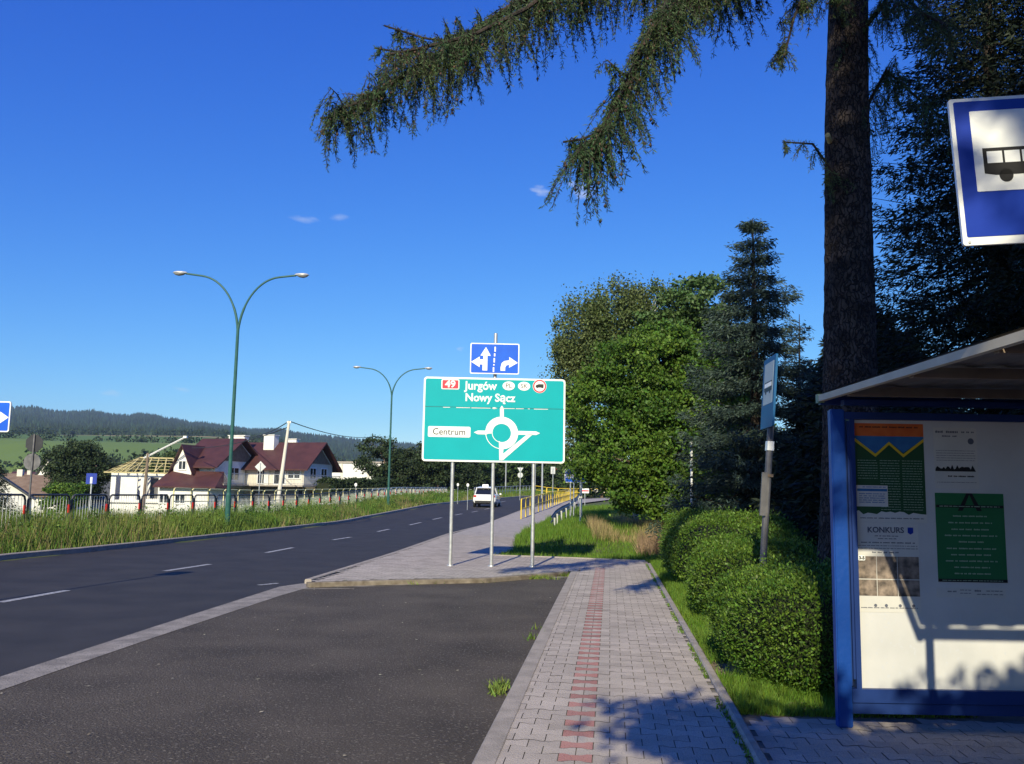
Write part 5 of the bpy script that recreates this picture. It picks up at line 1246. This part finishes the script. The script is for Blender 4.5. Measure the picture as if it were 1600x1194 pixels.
mb = MB(); mb.prism([(-w / 2, -.035), (w / 2, -.035), (w / 2, .03), (-w / 2, .03)], 0, .001); mb.build('sheet', M['ppaper'], t2); lines(t2, [(-w * .46, -w * .42, .01, .022), (-w * .34, -w * .2, .005, .012), (-w * .16, w * .0, .016, .007), (-w * .16, 0, -.006, .006), (w * .05, w * .16, .012, .014), (w * .22, w * .46, .012, .008), (w * .08, w * .46, -.012, .008)], M['pink'], seed=18)

# ================================================================== WHITE CAR (rear three-quarter)
def car():
    Y = 66.5; c = D(757, 788, Y); zg = ZR(Y)
    t = thing('car', 'white hatchback with a roof sign driving away in the left lane', 'car', (c.x + .15, Y + 2.0, zg + .01), math.atan2(-.09, 1))
    # local: +y forward, length 4.1, rear at y=-2.05
    st_ = [(-2.05, .70, .38, .86, .60), (-1.98, .82, .30, .93, .70), (-1.5, .87, .22, .97, .76), (-.6, .88, .20, .95, .78), (.5, .88, .20, .94, .78), (1.2, .87, .21, .90, .76), (1.75, .82, .24, .78, .66), (2.05, .62, .34, .60, .5)]
    V = []; n = 10
    for (y, hw, zb, zbelt, ht) in st_:
        V += [(-hw * .86, y, zb), (-hw, y, zb + .15), (-hw, y, (zb + zbelt) / 2), (-hw * .97, y, zbelt - .06), (-ht, y, zbelt), (ht, y, zbelt), (hw * .97, y, zbelt - .06), (hw, y, (zb + zbelt) / 2), (hw, y, zb + .15), (hw * .86, y, zb)]
    F = [[i * n + k, i * n + (k + 1) % n, (i + 1) * n + (k + 1) % n, (i + 1) * n + k] for i in range(len(st_) - 1) for k in range(n)] + [list(range(n)), [(len(st_) - 1) * n + k for k in range(n)]]
    mb = MB(); mb.add(V, F); mb.build('body', M['carwhite'], t, smooth=False, bevel=.02)
    gh = [(-1.93, .66, .93, .66, .95), (-1.45, .74, .95, .60, 1.42), (-.9, .75, .95, .58, 1.47), (.0, .75, .94, .57, 1.45), (.5, .74, .93, .54, 1.36), (1.2, .70, .90, .66, .92)]
    V = []
    for (y, wb, zb, wt, zt_) in gh: V += [(-wb, y, zb), (-wt, y, zt_), (wt, y, zt_), (wb, y, zb)]
    F = [[i * 4 + k, i * 4 + k + 1, (i + 1) * 4 + k + 1, (i + 1) * 4 + k] for i in range(5) for k in (0, 1, 2)]
    mb = MB(); mb.add(V, F); mb.build('windows', M['glass'], t)
    mb = MB(); V = []
    for (y, w, z) in ((-1.62, .60, 1.40), (-1.42, .62, 1.45), (-.9, .60, 1.495), (0, .59, 1.475), (.5, .56, 1.385)): V += [(-w, y, z), (-w * .8, y, z + .025), (w * .8, y, z + .025), (w, y, z)]
    mb.add(V, [[i * 4 + k, i * 4 + k + 1, (i + 1) * 4 + k + 1, (i + 1) * 4 + k] for i in range(4) for k in range(3)] + [[0, 1, 2, 3]])
    for s in (-1, 1):
        mb.tube([(s * .70, -1.90, .96), (s * .63, -1.46, 1.43)], .045, 6); mb.tube([(s * .76, -.25, .95), (s * .59, -.3, 1.46)], .03, 6); mb.tube([(s * .68, 1.1, .93), (s * .56, .5, 1.38)], .03, 6)
    mb.build('roof', M['carwhite'], t)
    mb = MB(); mb.box((0, -2.075, .80), (.52, .015, .12)); mb.build('number_plate', M['signwhite'], t)
    mb = MB(); mb.box((0, -2.06, .40), (1.35, .06, .16)); mb.build('rear_bumper', M['black'], t)
    for s in (-1, 1):
        mb = MB(); mb.box((s * .68, -2.0, .80), (.22, .10, .15), rz=s * .35); mb.build('tail_light', M['lampred'], t, bevel=.01)
        mb = MB(); mb.box((s * .93, .65, .98), (.16, .09, .12)); mb.build('mirror', M['carwhite'], t, bevel=.02)
        for y in (-1.25, 1.28):
            mb = MB(); V = []; pr = [(.06, .09), (.24, .10), (.305, .09), (.31, -.09), (.2, -.1)]; m = 20
            for r_, x in pr: V += [(s * (.78 + x), y + r_ * math.cos(2 * math.pi * k / m), .31 + r_ * math.sin(2 * math.pi * k / m)) for k in range(m)]
            mb.add(V, [[i * m + k, i * m + (k + 1) % m, (i + 1) * m + (k + 1) % m, (i + 1) * m + k] for i in range(4) for k in range(m)]); wo = mb.build('wheel', M['tirerubber'], t)
            mb = MB(); mb.prism([(y + .19 * math.cos(2 * math.pi * k / m), .31 + .19 * math.sin(2 * math.pi * k / m)) for k in range(m)], s * .87, s * .885, 'yz'); mb.build('hubcap', M['zinc'], wo)
    mb = MB(); mb.box((-.05, -.9, 1.60), (.46, .16, .17)); mb.box((-.05, -.9, 1.52), (.3, .1, .05)); mb.build('roof_sign', M['signwhite'], t, bevel=.01)
    q = text('L', .16, -.05, -.982, 1.60, M['signblue'], t)
car()

# ================================================================== HOUSES
def wallbox(mb, x0, y0, x1, y1, z0, z1): mb.box(((x0 + x1) / 2, (y0 + y1) / 2, (z0 + z1) / 2), (abs(x1 - x0), abs(y1 - y0), z1 - z0))
def win(t, c, w, h, face, frame=None, double=True):
    """window in a wall facing 'y' (-y side) or 'x' (+x side); frame stands proud, pane inside it"""
    fm = frame or M['white']; mb = MB(); b = .10
    def bx_(u, z, du, dz, d): 
        if face == 'y': mb.box((c[0] + u, c[1] - d / 2, c[2] + z), (du, d, dz))
        elif face == 'x': mb.box((c[0] + d / 2, c[1] + u, c[2] + z), (d, du, dz))
    for s in (-1, 1): bx_(s * (w / 2 - b / 2), 0, b, h, .09); bx_(0, s * (h / 2 - b / 2), w - 2 * b, b, .088)
    if double: bx_(0, 0, b * .7, h - 2 * b, .08)
    f = mb.build('window', fm, t); mb = MB()
    if face == 'y': mb.box((c[0], c[1] - .02, c[2]), (w - b, .03, h - b))
    else: mb.box((c[0] + .02, c[1], c[2]), (.03, w - b, h - b))
    mb.build('pane', M['glass'], f)
def gable_block(t, x0, x1, y0, y1, z0, ze, zr_, wm, rm, ov=.5, axis='x', th=.14):
    """walls with a gable roof, ridge along axis"""
    if axis == 'x':
        ym = (y0 + y1) / 2; mb = MB(); mb.prism([(y0, z0), (y1, z0), (y1, ze), (ym, zr_ - th), (y0, ze)], x0, x1, 'yz'); w = mb.build('wall', wm, t)
        sl = (zr_ - ze) / (ym - y0); mb = MB(); e0 = y0 - ov; e1 = y1 + ov; zo = ze - sl * ov
        mb.prism([(e0, zo), (ym, zr_), (e1, zo), (e1, zo + th), (ym, zr_ + th), (e0, zo + th)], x0 - ov, x1 + ov, 'yz'); r = mb.build('roof', rm, t)
    else:
        xm = (x0 + x1) / 2; mb = MB(); mb.prism([(x0, z0), (x1, z0), (x1, ze), (xm, zr_ - th), (x0, ze)], y0, y1, 'xz'); w = mb.build('wall', wm, t)
        sl = (zr_ - ze) / (xm - x0); e0 = x0 - ov; e1 = x1 + ov; zo = ze - sl * ov; mb = MB()
        mb.prism([(e0, zo), (xm, zr_), (e1, zo), (e1, zo + th), (xm, zr_ + th), (e0, zo + th)], y0 - ov, y1 + ov, 'xz'); r = mb.build('roof', rm, t)
    return w, r
HX, HY = -28.2, 86.0; zg = -2.2
hs = thing('house', 'white villa with maroon gabled roofs, balcony and chimneys behind the railings', 'house', (HX, HY, zg), R(-17.5))
z = lambda v: v - zg
gable_block(hs, -3.6, 0, 0, 7.4, 0, z(4.0), z(6.45), M['whitewall'], M['roofred'], .75)
gable_block(hs, -1.5, 6.7, 5.0, 10.6, 0, z(4.1), z(6.3), M['cream'], M['roofred'], .8)
gable_block(hs, -4.0, -2.0, -.9, 3, 0, z(3.6), z(5.6), M['whitewall'], M['roofred'], .38, axis='y')
# skirt roof of the lower storey
mb = MB(); V = [(-5.0, -2.6, z(1.75)), (2.0, -2.6, z(1.75)), (1.0, -.02, z(3.2)), (-4.4, -.92, z(3.2)), (-5.0, 3.0, z(1.75)), (-4.02, 3.0, z(3.2)), (-5.0, -2.6, z(1.6)), (2.0, -2.6, z(1.6)), (-5.0, 3.0, z(1.6)), (2.0, 0, z(1.6))]
mb.add(V, [[0, 1, 2, 3], [0, 3, 5, 4], [0, 6, 7, 1], [6, 0, 4, 8], [1, 7, 9, 2], [6, 8, 9, 7]]); mb.build('lower_roof', M['roofred'], hs)
mb = MB(); wallbox(mb, -4.6, -2.0, 1.0, -.1, 0, z(1.62)); wallbox(mb, -4.6, -.1, -4.05, 3, 0, z(1.62)); mb.build('lower_wall', M['whitewall'], hs)
# balcony slab and rail
mb = MB(); wallbox(mb, .15, -1.2, 1.9, 4.95, z(1.9), z(2.05)); wallbox(mb, 1.9, 2.9, 7.8, 4.95, z(1.9), z(2.05)); wallbox(mb, 6.8, 4.95, 7.8, 10.6, z(1.9), z(2.05)); mb.build('balcony', M['concrete'], hs)
mb = MB()
for (a, b) in (((1.85, -1.1), (1.85, 2.95)), ((1.85, 2.95), (7.7, 2.95)), ((7.7, 2.95), (7.7, 10.6))):
    A = Vector((*a, z(2.05))); B = Vector((*b, z(2.05))); U = Vector((0, 0, 1)); n_b = int((B - A).length / .16)
    mb.tube([A + U, B + U], .03, 6); mb.tube([A + U * .12, B + U * .12], .02, 6)
    for k in range(n_b + 1): mb.tube([A.lerp(B, k / n_b), A.lerp(B, k / n_b) + U], .012, 4, False)
mb.build('balcony_rail', M['zinc'], hs)
mb = MB(); wallbox(mb, 1.2, 4.3, 6.6, 4.97, 0, z(1.88)); mb.build('lower_wall', M['darkmetal'], hs)
for (cx, cy, zz, w, h, f) in ((0.0, 3.0, 3.05, 1.7, 1.35, 'x'), (0.0, 5.4 - .2, 2.95, 1.0, 1.8, 'x'), (-3.0, -.9, 3.75, .95, .95, 'y'), (-1.2, 0, 2.9 + .7, 0.01, .01, 'y'), (2.0, 5.0, 3.05, 1.2, 1.9, 'y'), (4.0, 5.0, 3.0, 1.4, 1.9, 'y'), (5.6, 5.0, 3.25, 1.5, 1.2, 'y'), (6.7, 6.6, 3.25, 1.3, 1.2, 'x'), (6.7, 8.8, 3.25, 1.3, 1.2, 'x'), (-4.0, -2.0, .6, 1.1, 1.0, 'y'), (-2.2, -2.0, .6, 1.2, 1.0, 'y')):
    if w > .1: win(hs, (cx, cy, z(zz)), w, h, f)
mb = MB(); mb.prism([(.9, z(4.3)), (3.7, z(6.2)), (6.5, z(4.3))], 0.02, .06, 'yz'); mb.build('gable_panel', M['polewood'], hs)
mb = MB(); mb.prism([(5.6, z(4.25)), (7.8, z(5.95)), (10.0, z(4.25))], 6.72, 6.76, 'yz'); mb.build('gable_panel', M['polewood'], hs)
for (cx, cy, w, d, zb, zt_) in ((1.4, 7.2, 1.2, .9, 5.2, 7.1), (3.4, 8.2, 1.0, .6, 6.0, 6.75), (-1.4, 5.6, 1.9, .7, 5.2, 6.95)):
    mb = MB(); wallbox(mb, cx - w / 2, cy - d / 2, cx + w / 2, cy + d / 2, z(zb), z(zt_)); mb.box((cx, cy, z(zt_) + .04), (w + .16, d + .16, .08)); mb.build('chimney', M['whitewall'], hs)
mb = MB(); wallbox(mb, 2.25, 4.88, 2.75, 4.98, z(2.05), z(4.0)); mb.build('balcony_column', M['whitewall'], hs)
# unfinished house with bare rafters
c = D(222, 760, 88); zg2 = -2.2
uh = thing('unfinished_house', 'white house under construction with bare timber rafters', 'house', (c.x, 88, zg2), R(10)); z2 = lambda v: v - zg2
ww = 5.0
mb = MB()
def wallopen(x0, x1, zlo, zhi, ops, y0, th):
    x = x0
    for (a, b, zb, zt_) in ops:
        if a > x: wallbox(mb, x, y0, a, y0 + th, zlo, zhi)
        if zb > zlo: wallbox(mb, a, y0, b, y0 + th, zlo, zb)
        if zt_ < zhi: wallbox(mb, a, y0, b, y0 + th, zt_, zhi)
        x = b
    if x < x1: wallbox(mb, x, y0, x1, y0 + th, zlo, zhi)
wallopen(-2.9, 3.4, 0, z2(3.0), [(-2.45, -2.0, z2(.35), z2(2.7)), (-.45, -.15, z2(.35), z2(2.6)), (.45, 1.5, z2(.45), z2(2.6))], 0, .3)
wallopen(-2.9, 3.4, 0, z2(3.0), [], 5.5, .3); wallbox(mb, -2.9, .3, -2.6, 5.5, 0, z2(3.0)); wallbox(mb, 3.1, .3, 3.4, 5.5, 0, z2(3.0)); wallbox(mb, -3.1, -.25, 3.6, -.02, z2(.1), z2(.3))
mb.build('wall', M['whitewall'], uh)
mb = MB()
apx = [Vector((-1.0, 2.8, z2(4.55))), Vector((2.2, 2.8, z2(4.55)))]
mb.tube(apx, .09, 4)
for k in range(9):
    x = -3.4 + 7.3 * k / 8; q = min(max(x * .75, -1.0), 2.2)
    for yy in (-.6, 6.2): mb.tube([Vector((x, yy, z2(2.95))), Vector((q, 2.8, z2(4.55)))], .07, 4)
for k in range(6):
    y = -.6 + 6.8 * k / 5
    for (xx, a) in ((-3.4, 0), (3.9, 1)): mb.tube([Vector((xx, y, z2(2.95))), apx[a]], .07, 4)
for k in range(10):
    f_ = k / 10; zz = 2.95 + 1.6 * f_
    if k % 2: continue
    mb.tube([Vector((-3.4 + 2.4 * f_, -.6 + 3.4 * f_, z2(zz) + .07)), Vector((3.9 - 1.7 * f_, -.6 + 3.4 * f_, z2(zz) + .07))], .03, 4)
for a, b in (((-3.4, -.6), (3.9, -.6)), ((-3.4, 6.2), (3.9, 6.2)), ((-3.4, -.6), (-3.4, 6.2)), ((3.9, -.6), (3.9, 6.2))): mb.tube([Vector((*a, z2(2.98))), Vector((*b, z2(2.98)))], .08, 4)
for k in range(4): mb.tube([Vector((-1.5 + k * 1.3, -.5, z2(3.0))), Vector((-.5 + k * 1.1, .6, z2(3.9)))], .06, 4)
mb.build('rafters', M['timber'], uh)
mb = MB(); wallbox(mb, .5, 1.2, 1.45, 1.3, z2(.5), z2(2.6)); mb.build('inner_door', M['darkmetal'], uh)
# slanting white hoist beyond the roof
a = D(246, 706, 84); b = D(290, 683, 84); t = thing('roof_hoist', 'slanting white hoist ladder rising behind the unfinished roof', 'hoist', (a.x, 84, a.z)); mb = MB()
for dy in (-.15, .15): mb.tube([Vector((-1.2, dy, -.6)), Vector((b.x - a.x, dy, b.z - a.z))], .05, 6)
for k in range(14): q = Vector((b.x - a.x, 0, b.z - a.z)) * (k / 13); mb.tube([q + Vector((0, -.15, 0)), q + Vector((0, .15, 0))], .03, 4)
mb.build('ladder', M['white'], t); mb = MB(); mb.box((b.x - a.x, 0, b.z - a.z), (.3, .4, .2)); mb.build('hoist_head', M['white'], t); mb = MB(); mb.tube([Vector((-.9, 0, -.45)), Vector((-.9, 0, -(a.z + 2.2)))], .06, 6); mb.build('hoist_leg', M['zinc'], t)
# village houses at the left
def cottage(label, px, Y, w, d, zb, ze, zr_, wm, rm, rz, axis='x', wins=(), ov=.4, name='house', chim=None):
    c = D(px, 760, Y); t = thing(name, label, 'house', (c.x, Y, zb), rz, 'village houses beyond the railings')
    gable_block(t, -w / 2, w / 2, 0, d, 0, ze - zb, zr_ - zb, wm, rm, ov, axis)
    for q in wins: win(t, (q[0], 0, q[1] - zb), q[2], q[3], 'y')
    if chim: mb = MB(); wallbox(mb, chim - .28, d * .45, chim + .28, d * .53, zr_ - zb - .8, zr_ - zb + .7); mb.build('chimney', M['cream'], t)
    return t
cottage('white gabled cottage at the far left edge behind the railing', -10, 74, 5.4, 7, -2.6, .6, 2.5, M['whitewall'], M['roofgrey'], R(27), 'y')
cottage('low brown-roofed house behind the octagonal sign back', 48, 96, 7.5, 7, -3, .6, 2.6, M['whitewall'], M['roofbrown'], R(8), 'x', wins=((-1.5, -.6, 1, 1), (1.5, -.6, 1, 1)), chim=-2.4)
cottage('brown-roofed village house with a chimney beyond the low brown roof', 22, 150, 8, 8, -3, 1.2, 3.4, M['cream'], M['roofbrown'], R(15), 'x', chim=1.2)
cottage('white gabled house peeping out left of the round tree', 73, 124, 4.6, 7, -3, 2.6, 5.2, M['whitewall'], M['roofgrey'], R(-20), 'y')
cottage('long grey-roofed white house left of the unfinished house', 146, 104, 5.5, 7, -3.2, .2, 2.6, M['whitewall'], M['roofgrey'], R(-2), 'x', wins=((1.5, -1, 1, 1), (-1.2, -1, 1, 1)), chim=-2.5)
cottage('white house with dark roof panels beside the unfinished house', 153, 112, 3.6, 6, -2.8, .2, 2.9, M['whitewall'], M['roofgrey'], R(18), 'x')
cottage('small far village house with brown roof below the green fields', 108, 190, 10, 8, -3, 2.5, 6, M['whitewall'], M['roofbrown'], R(20))
cottage('far village house with red-brown roof at the foot of the hill', 30, 235, 10, 8, -2, 2.2, 5, M['cream'], M['roofred'], R(-10))
# white hall behind the villa
c = D(545, 730, 125); t = thing('white_hall', 'plain white hall with flat roof behind the villa', 'building', (c.x, 125, -1.5), R(-14))
mb = MB(); wallbox(mb, -6, 0, 6, 12, 0, 6.9); mb.build('wall', M['whitewall'], t); mb = MB(); wallbox(mb, -6.15, -.15, 6.15, 12.1, 6.9, 7.15); mb.build('roof', M['concrete'], t)
mb = MB(); wallbox(mb, -1.2, -.12, -.9, -.004, 0, 6.85); wallbox(mb, 2.8, -.12, 3.1, -.004, 0, 6.85); mb.build('pilaster', M['cream'], t)
# distant red-roofed house at the right
c = D(893, 752, 170); t = thing('house', 'distant red-roofed white house behind the blue tourist sign', 'house', (c.x - 1, 170, 1.2), R(20))
gable_block(t, -1.5, 9, 0, 8, 0, 2.6, 5.2, M['whitewall'], M['brightred'], .5); gable_block(t, -3.2, .8, -1.2, 4, 0, 1.9, 4.3, M['whitewall'], M['roofbrown'], .4, 'y'); win(t, (-1.2, -1.2, 2.0), 1.2, 1.0, 'y'); win(t, (4.5, 0, 1.5), 1.4, 1.2, 'y')

# utility poles and wires
a = D(436, 772, 62); b = D(452, 658, 62)
t = thing('utility_pole', 'leaning pale concrete utility pole in front of the maroon-roofed villa', 'utility pole', (a.x, 62, a.z)); mb = MB()
ax = (b - a); mb.tube([-ax * .22, ax * .0, ax], [.16, .14, .09], 10); mb.build('pole', M['cream'], t); mb = MB(); mb.box(ax * .985, (.28, .12, .14)); mb.build('insulator', M['zinc'], t)
tipw = b.copy()
t = thing('utility_pole', 'thin brown wooden pole in front of the unfinished house', 'utility pole', (D(228, 760, 60).x, 60, -1.8)); mb = MB(); mb.tube([(-.15, 0, 0), (.0, 0, D(229, 708, 60).z + 1.8)], [.13, .09], 8); mb.build('pole', M['polewood'], t); mb = MB(); mb.box((0, 0, D(229, 712, 60).z + 1.8), (.2, .1, .2)); mb.build('insulator', M['zinc'], t)
def cable(A, B, sag, label):
    pts = [A.lerp(B, k / 20) - Vector((0, 0, sag * 4 * (k / 20) * (1 - k / 20))) for k in range(21)]; mb = MB(); mb.tube(pts, .035, 4); o = mb.build('power_line', M['wire']); tag(o, label, 'cable')
cable(tipw, D(590, 682, 98), .5, 'cable running right from the leaning pale pole to the dark trees')
cable(tipw, D(380, 682, 92), .4, 'cable running left from the leaning pale pole down to the villa roof')
cable(tipw - Vector((0, 0, .4)), D(300, 700, 84), .4, 'lower cable running left from the leaning pale pole past the villa')

# trees of the left side
broadleaf('broadleaf_tree', 'wide dark green tree among the village houses left of the unfinished house', at(118, 92), [(0, 0, 5.2, 2.7, 3, 2.2), (-1.9, 0, 5.4, 1.4, 2, 1.4), (2.0, 0, 5.0, 1.5, 2, 1.4), (.4, 0, 6.6, 1.9, 2, 1.2), (0, 0, 3.0, 2.2, 2.5, 1.5)], 32000, .22, M['leafD'], M['trunk'], 'village trees', seed=41, clump=.8)
broadleaf('shrub', 'rounded dark bush behind the picket railing at the foot of the wide tree', at(101, 70), [(0, 0, 1.7, 1.7, 1.4, 1.7), (.6, 0, 2.6, 1.2, 1.2, .9), (-.7, 0, 2.5, 1, 1, .8)], 14000, .15, M['leafA'], M['trunk'], 'village trees', seed=42, trunk_r=.08, clump=.4, cat='shrub')
broadleaf('broadleaf_tree', 'green tree top between the unfinished house and the villa roof', at(272, 115), [(0, 0, 6.2, 2.6, 2, 1.8), (-1.8, 0, 5.6, 1.8, 2, 1.5), (1.5, 0, 7, 1.5, 1.5, 1.3)], 12000, .3, M['leafE'], M['trunk'], 'village trees', seed=43, clump=.7)
spruce('spruce_tree', 'small dark spruce cut by the left edge behind the railing', (at(-14, 40)[0], 40, -1.2), 3.9, 1.45, .1, M['needledark'], 'village trees', seed=44, step=.3, nb=8, size=.14)
k = 0
for (px, Y, h, w_, lab, lm) in ((598, 100, 8.0, 3.0, 'bushy dark tree right of the white hall', 'leafD'), (648, 104, 7.4, 2.6, 'dark tree just right of the second street lamp', 'leafD'), (684, 98, 7.6, 2.4, 'spiky dark tree left of the green sign edge', 'leafD'), (712, 112, 7.2, 3.0, 'dark tree behind the left post of the green sign', 'leafD')):
    p = at(px, Y); g = 1.0; broadleaf('broadleaf_tree', lab, (p[0], Y, p[2]), [(0, 0, h * .55 - p[2] * .5, w_, w_ * .8, h * .25), (-w_ * .3, 0, h * .8 - p[2] * .6, w_ * .6, w_ * .6, h * .15), (w_ * .4, 0, h * .45, w_ * .6, w_ * .6, h * .3), (0, 0, 2 - p[2] * .5, w_ * .9, w_ * .8, 2.2)], 15000, .26, M[lm], M['trunk'], 'dark trees behind the side path', seed=50 + k, clump=.8, trunk_r=.18); k += 1
# far trees under and behind the big sign
far = [(735, 150, 9, 4.2), (762, 165, 10, 4.6), (792, 158, 9.5, 4.4), (818, 175, 9, 4.6), (842, 165, 10.5, 4.8), (866, 182, 11, 5.0), (890, 205, 14, 5.0), (915, 150, 9, 4), (940, 120, 9, 4)]
labs = ['far tree behind the white car, leftmost under the green sign', 'far tree between the left and middle posts of the green sign', 'far tree just right of the middle post of the green sign', 'far tree behind the grey triangular sign back', 'far tree behind the right post of the green sign', 'far tree behind the grey rectangular sign back', 'far tree behind the distant red-roofed house', 'far tree right of the distant red-roofed house', 'far tree behind the foot of the birch']
for (px, Y, h, w_), lab in zip(far, labs):
    p = at(px, Y); broadleaf('broadleaf_tree', lab, (p[0], Y, ZR(Y) - .5), [(0, 0, h * .55, w_, w_ * .8, h * .27), (-w_ * .4, 0, h * .45, w_ * .6, w_ * .6, h * .3), (w_ * .45, 0, h * .5, w_ * .6, w_ * .6, h * .26), (0, 0, 2, w_, w_ * .8, 2.2)], 8000, .5, M['leafE'], M['trunk'], 'far trees beyond the bend', seed=60 + px, clump=1.1, trunk_r=.25)
# long dark hedge by the side path
def longhedge():
    A = Vector((D(505, 755, 88).x, 88)); B = Vector((D(725, 757, 112).x, 112)); n = 42000; rs = np.random.default_rng(77)
    L = (B - A).length; ang = math.atan2(B.y - A.y, B.x - A.x); g = lambda f: 1 * .55 + f * .6
    t = thing('long_hedge', 'long dark hedge behind the pale yellow hooped railing', 'hedge', (A.x, A.y, 0), ang)
    f = rs.uniform(0, 1, n); s = rs.uniform(-1.9, 1.9, n); yy = np.where(np.abs(s) > 1, np.sign(s) * .8, s * .8); zz = np.where(np.abs(s) > 1, 1.9 * (1 - (np.abs(s) - 1) / .9) - .2, 1.9)
    P = np.stack([f * L, yy + rs.normal(size=n) * .08, zz * (1 + .06 * np.sin(f * 40) + .05 * np.sin(f * 93)) + .55 + .6 * f + rs.normal(size=n) * .08], 1)
    V, F = leaves(P, np.full(n, .2), .7); link_mesh('foliage', V, F, M['leafD'], t)
    mb = MB(); mb.add([(0, -.7, -1.5), (L, -.7, -1.5), (L, .7, -1.5), (0, .7, -1.5), (0, -.7, 2.3), (L, -.7, 2.9), (L, .7, 2.9), (0, .7, 2.3)], [[0, 1, 2, 3], [4, 5, 6, 7], [0, 1, 5, 4], [2, 3, 7, 6], [1, 2, 6, 5], [0, 3, 7, 4]]); mb.build('twigs', M['hedgecore'], t)
longhedge()
print('objects', len(bpy.data.objects), 'polys', sum(len(o.data.polygons) for o in bpy.data.objects if o.type == 'MESH'))

# ================================================================== HAZE
hm = bpy.data.materials.new('haze'); hm.use_nodes = True; t = hm.node_tree; t.nodes.remove(t.nodes['Principled BSDF'])
pv = t.nodes.new('ShaderNodeVolumePrincipled'); pv.inputs['Color'].default_value = (.55, .76, 1, 1); pv.inputs['Density'].default_value = .00013; pv.inputs['Anisotropy'].default_value = .2
t.links.new(pv.outputs[0], t.nodes['Material Output'].inputs['Volume'])
mb = MB(); mb.box((-300, 1450, 115), (7400, 3300, 290)); hz = mb.build('haze', hm); stuff(hz, 'thin bluish air between the viewpoint and the wooded hills', 'haze')
